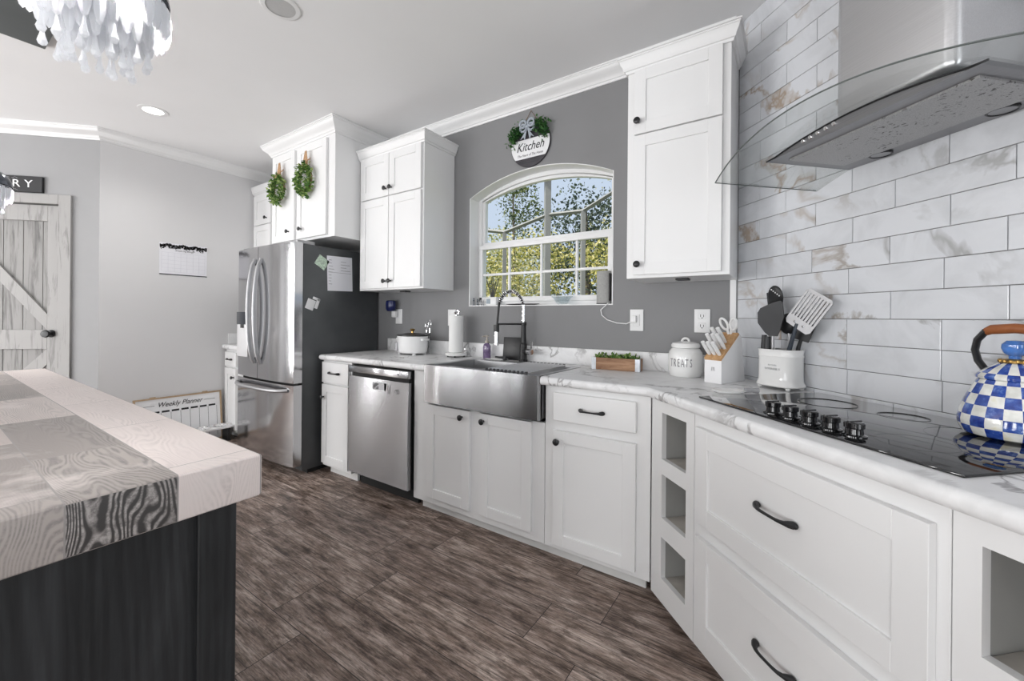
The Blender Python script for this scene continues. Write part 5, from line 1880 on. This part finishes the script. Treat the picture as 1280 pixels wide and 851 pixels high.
# sill things (sill top is 1.296)
SZ = WZ0 + .0062
t = thing('smart_speaker', 'grey fabric speaker standing at the right end of the window sill', 'speaker', (-.965, YW + .04, SZ))
b = B()
b.prism([(-.965 + .045 * math.cos(2 * PI * i / 28) * (1 if abs(math.cos(2 * PI * i / 28)) < .7 else .98), YW + .040 + .033 * math.sin(2 * PI * i / 28)) for i in range(28)], SZ + .006, SZ + .205, 'z')
b.build('body', 'speaker', t, smooth=.6)
B().lathe([(.044, 0), (.046, .006)], -.965, YW + .04, SZ, 24, 1, .74).build('base', 'blackplastic', t)
B().box(-.925, -.917, YW + .02, YW + .06, SZ + .02, SZ + .19, .003).build('rear_panel', 'blackplastic', t)
t = thing('glass_bowl', 'clear scalloped glass bowl on the window sill', 'bowl', (-1.25, YW + .035, SZ))
b = B().lathe([(.0, .002), (.03, .002), (.045, .012), (.062, .04), (.078, .052), (.076, .055), (.058, .044), (.04, .016), (0, .006)], -1.25, YW + .034, SZ, 24, 1, .42)
b.build('bowl', 'clearglass', t)
b = B().lathe([(0, 0), (.09, 0), (.13, .006), (.132, .009), (.09, .004), (0, .003)], -1.56, YW + .034, SZ, 32, 1.05, .24)
tag(b.build('sill_tray', 'blackplastic', base=(-1.56, YW + .034, SZ)), 'long slim black tray on the window sill behind the faucet', 'tray')
t = thing('weather_clock', 'small white digital clock on the left of the window sill', 'clock', (-1.845, YW + .05, SZ))
B().box(-1.885, -1.79, YW + .035, YW + .065, SZ, SZ + .062, .006).build('case', 'whiteplastic', t)
B().box(-1.878, -1.842, YW + .033, YW + .0355, SZ + .012, SZ + .05).build('display', 'screen', t)
t = thing('reed_diffuser', 'dark reeds fanned out on the window sill behind the clock', 'reeds', (-1.845, YW + .07, SZ))
B().lathe([(.0, 0), (.016, 0), (.018, .02), (.014, .055), (.008, .066), (.008, .075)], -1.845, YW + .068, SZ, 18, 1, .3).build('bottle', 'clearglass', t)
for dx_, h_ in ((-.055, .19), (-.03, .175), (-.008, .20), (.012, .20), (.03, .18), (.06, .205)):
    B().tube([(-1.845, YW + .0675, SZ + .01), (-1.845 + dx_ * .4, YW + .0665, SZ + .10), (-1.845 + dx_, YW + .066, SZ + h_)], .0035, 6).build('reed', 'darkgrey', t)
for k_, (x, h_) in enumerate(((-1.995, .06), (-1.958, .052), (-1.928, .046), (-1.905, .042))):
    pos = ['leftmost of the four', 'second from left of the four', 'third from left of the four', 'rightmost of the four'][k_]
    b = B().lathe([(0, 0), (.010, 0), (.010, .004), (.003, .008), (.0028, h_ * .5), (.006, h_ * .62), (.004, h_ * .8), (.0055, h_ * .9), (0, h_)], x, YW + .03, SZ, 12)
    tag(b.build('figurine', 'gloss_dark' if k_ < 2 else 'satin', base=(x, YW + .03, SZ)), 'tiny metal figurine on the window sill, %s' % pos, 'figurine', 'figurines on the sill')

# ================================================================== LEFT CORNER FLOOR THINGS
t = thing('planner_board', 'wood-framed Weekly Planner whiteboard leaning low against the left wall', 'whiteboard', (XL + .06, 1.46, 0))
BF = LF @ Matrix.Translation((0, -.085, .012)) @ Matrix.Rotation(-.12, 4, 'X')
bx0, bx1, bh = 1.13, 1.765, .44
b = B(BF).box(bx0, bx1, 0, .006, 0, bh)
b.build('panel', 'signwhite', t)
b = B(BF)
w_ = .014
b.box(bx0 - w_, bx0, -.006, .012, -w_, bh + w_).box(bx1, bx1 + w_, -.006, .012, -w_, bh + w_).box(bx0, bx1, -.006, .012, bh, bh + w_).box(bx0, bx1, -.006, .012, -w_, 0)
b.build('wood_frame', 'cork', t)
b = B(BF).text('Weekly Planner', (bx0 + bx1) / 2, -.001, bh - .055, .062, shear=.35, sx=.85)
b.box(bx0 + .04, bx0 + .13, -.0012, -.0002, bh - .058, bh - .055).box(bx1 - .13, bx1 - .04, -.0012, -.0002, bh - .058, bh - .055)
for i in range(8):
    xx = bx0 + .03 + i * (bx1 - bx0 - .06) / 8
    b.box(xx + .006, xx + .062, -.0012, -.0002, bh - .125, bh - .108)
for i in range(9):
    xx = bx0 + .03 + i * (bx1 - bx0 - .06) / 8
    b.box(xx, xx + .0022, -.0012, -.0002, .03, bh - .125)
b.build('print', 'ink', t)
b = B(BF)
for xx in (bx0 + .12, bx1 - .12):
    b.box(xx - .02, xx + .02, .0, .012, bh + w_, bh + w_ + .008)
b.build('hanger', 'cork', t)
t = thing('pet_feeder', 'low white pet feeding stand with steel bowls before the planner board', 'pet feeder', (-4.53, 1.62, 0))
FX = Matrix.Translation((-4.535, 1.60, 0))
B(FX).box(-.075, .075, -.26, .205, .125, .145, .004).build('shelf', 'signwhite', t)
for yy in (-.22, .17):
    B(FX).box(-.06, .06, yy - .012, yy + .012, 0, .125).build('leg', 'blackplastic', t)
for k_, yy in enumerate((-.17, -.02, .12)):
    b = B(FX).lathe([(.0, -.03), (.04, -.03), (.05, .0), (.060, .006), (.062, .003), (.056, .009), (.046, .002), (.036, -.02), (0, -.022)], 0, yy, .146, 24)
    b.build('bowl', 'chrome', t)

# ================================================================== OUTSIDE
b = B().box(-40, 30, 2.65, 45, -.4, -.2)
struct(b.build('lawn', 'lawn', base=(-3, 10, -.2)))
t = thing('screen_enclosure', 'grey aluminium patio screen frame seen through the window', 'screen enclosure', (-4, 5.6, -.2))
def post(p0, p1, w=.06):
    b = B(); p0, p1 = Vector(p0), Vector(p1)
    b.tube([p0, p1], w * .7, 4)
    b.build('beam', 'alu', t)
YE = 5.6
post((-3.95, YE, -.2), (-3.95, YE, 2.62)); post((-3.14, YE, -.2), (-3.14, YE, 3.6), .09); post((-2.54, YE, -.2), (-2.54, YE, 2.78))
post((-3.95, YE, 2.62), (-3.14, YE, 2.80), .045); post((-3.14, YE, 2.80), (-2.54, YE, 2.78), .045); post((-2.54, YE, 2.78), (-1.9, YE - .1, 3.02), .045); post((-4.7, YE - .05, 2.76), (-3.95, YE, 2.62), .045)
b = B().box(-3.27, -3.09, YE - .12, YE - .02, 3.33, 3.50, .01)
b.build('junction_box', 'blackplastic', t)

def tree(label, x, y, h, rad, mat, trunk_r, n, lo=.15, leaf=.22, sq=1.0):
    t = thing('tree', label, 'tree', (x, y, -.2), 'trees beyond the screen')
    B().tube([(x, y, -.2), (x + .08, y, h * .5), (x - .05, y + .1, h * .92)], [trunk_r, trunk_r * .8, trunk_r * .3], 8).build('trunk', 'bark', t)
    pts = []
    clumps = []
    for i in range(max(6, n // 110)):
        a = random.uniform(0, 2 * PI); q = random.uniform(lo, 1.0)
        rr_ = rad * math.sqrt(random.random()) * (1.15 - .75 * abs(q - .55))
        clumps.append((x + rr_ * math.cos(a), y + rr_ * math.sin(a), h * q))
    for i in range(n):
        c = random.choice(clumps); s_ = rad * .22
        pts.append((c[0] + random.gauss(0, s_), c[1] + random.gauss(0, s_), max(.1, c[2] + random.gauss(0, s_ * .8 * sq))))
    B().leaves(pts, leaf).build('crown', mat, t, smooth=0)
    return t
tree('bushy yellow-green tree at the left of the window view', -6.9, 8.8, 2.95, 1.2, 'tree1', .07, 5200, .05, .085)
tree('yellow-green tree with dense low branches left of the screen post', -4.7, 8.2, 3.0, .95, 'tree1', .07, 5200, .05, .08)
tree('dark blue-green tree behind the screen post', -5.0, 11.2, 4.9, 1.3, 'tree3', .13, 6200, .2, .10)
tree('golden-green shrub-like tree right of the screen post', -2.95, 8.2, 2.8, .9, 'tree1', .06, 5200, .05, .08)
tree('yellow-green tree at the right edge of the window view', -1.0, 8.4, 3.4, 1.0, 'tree1', .07, 4600, .05, .085)
tree('tall slim pine with a bare trunk against the sky', -8.0, 11.8, 6.2, 1.0, 'tree2', .07, 1500, .70, .10)
tree('loose mid-green tree with airy branches at the upper right of the view', -2.6, 11.6, 6.4, 1.5, 'tree4', .10, 3600, .42, .075)
tree('mid-green tree filling the far background of the window view', -9.9, 15.0, 4.4, 2.1, 'tree4', .12, 5200, .1, .14)
tree('pale far tree behind the golden shrub', -5.0, 16.0, 4.6, 2.1, 'tree1', .12, 5200, .1, .14)
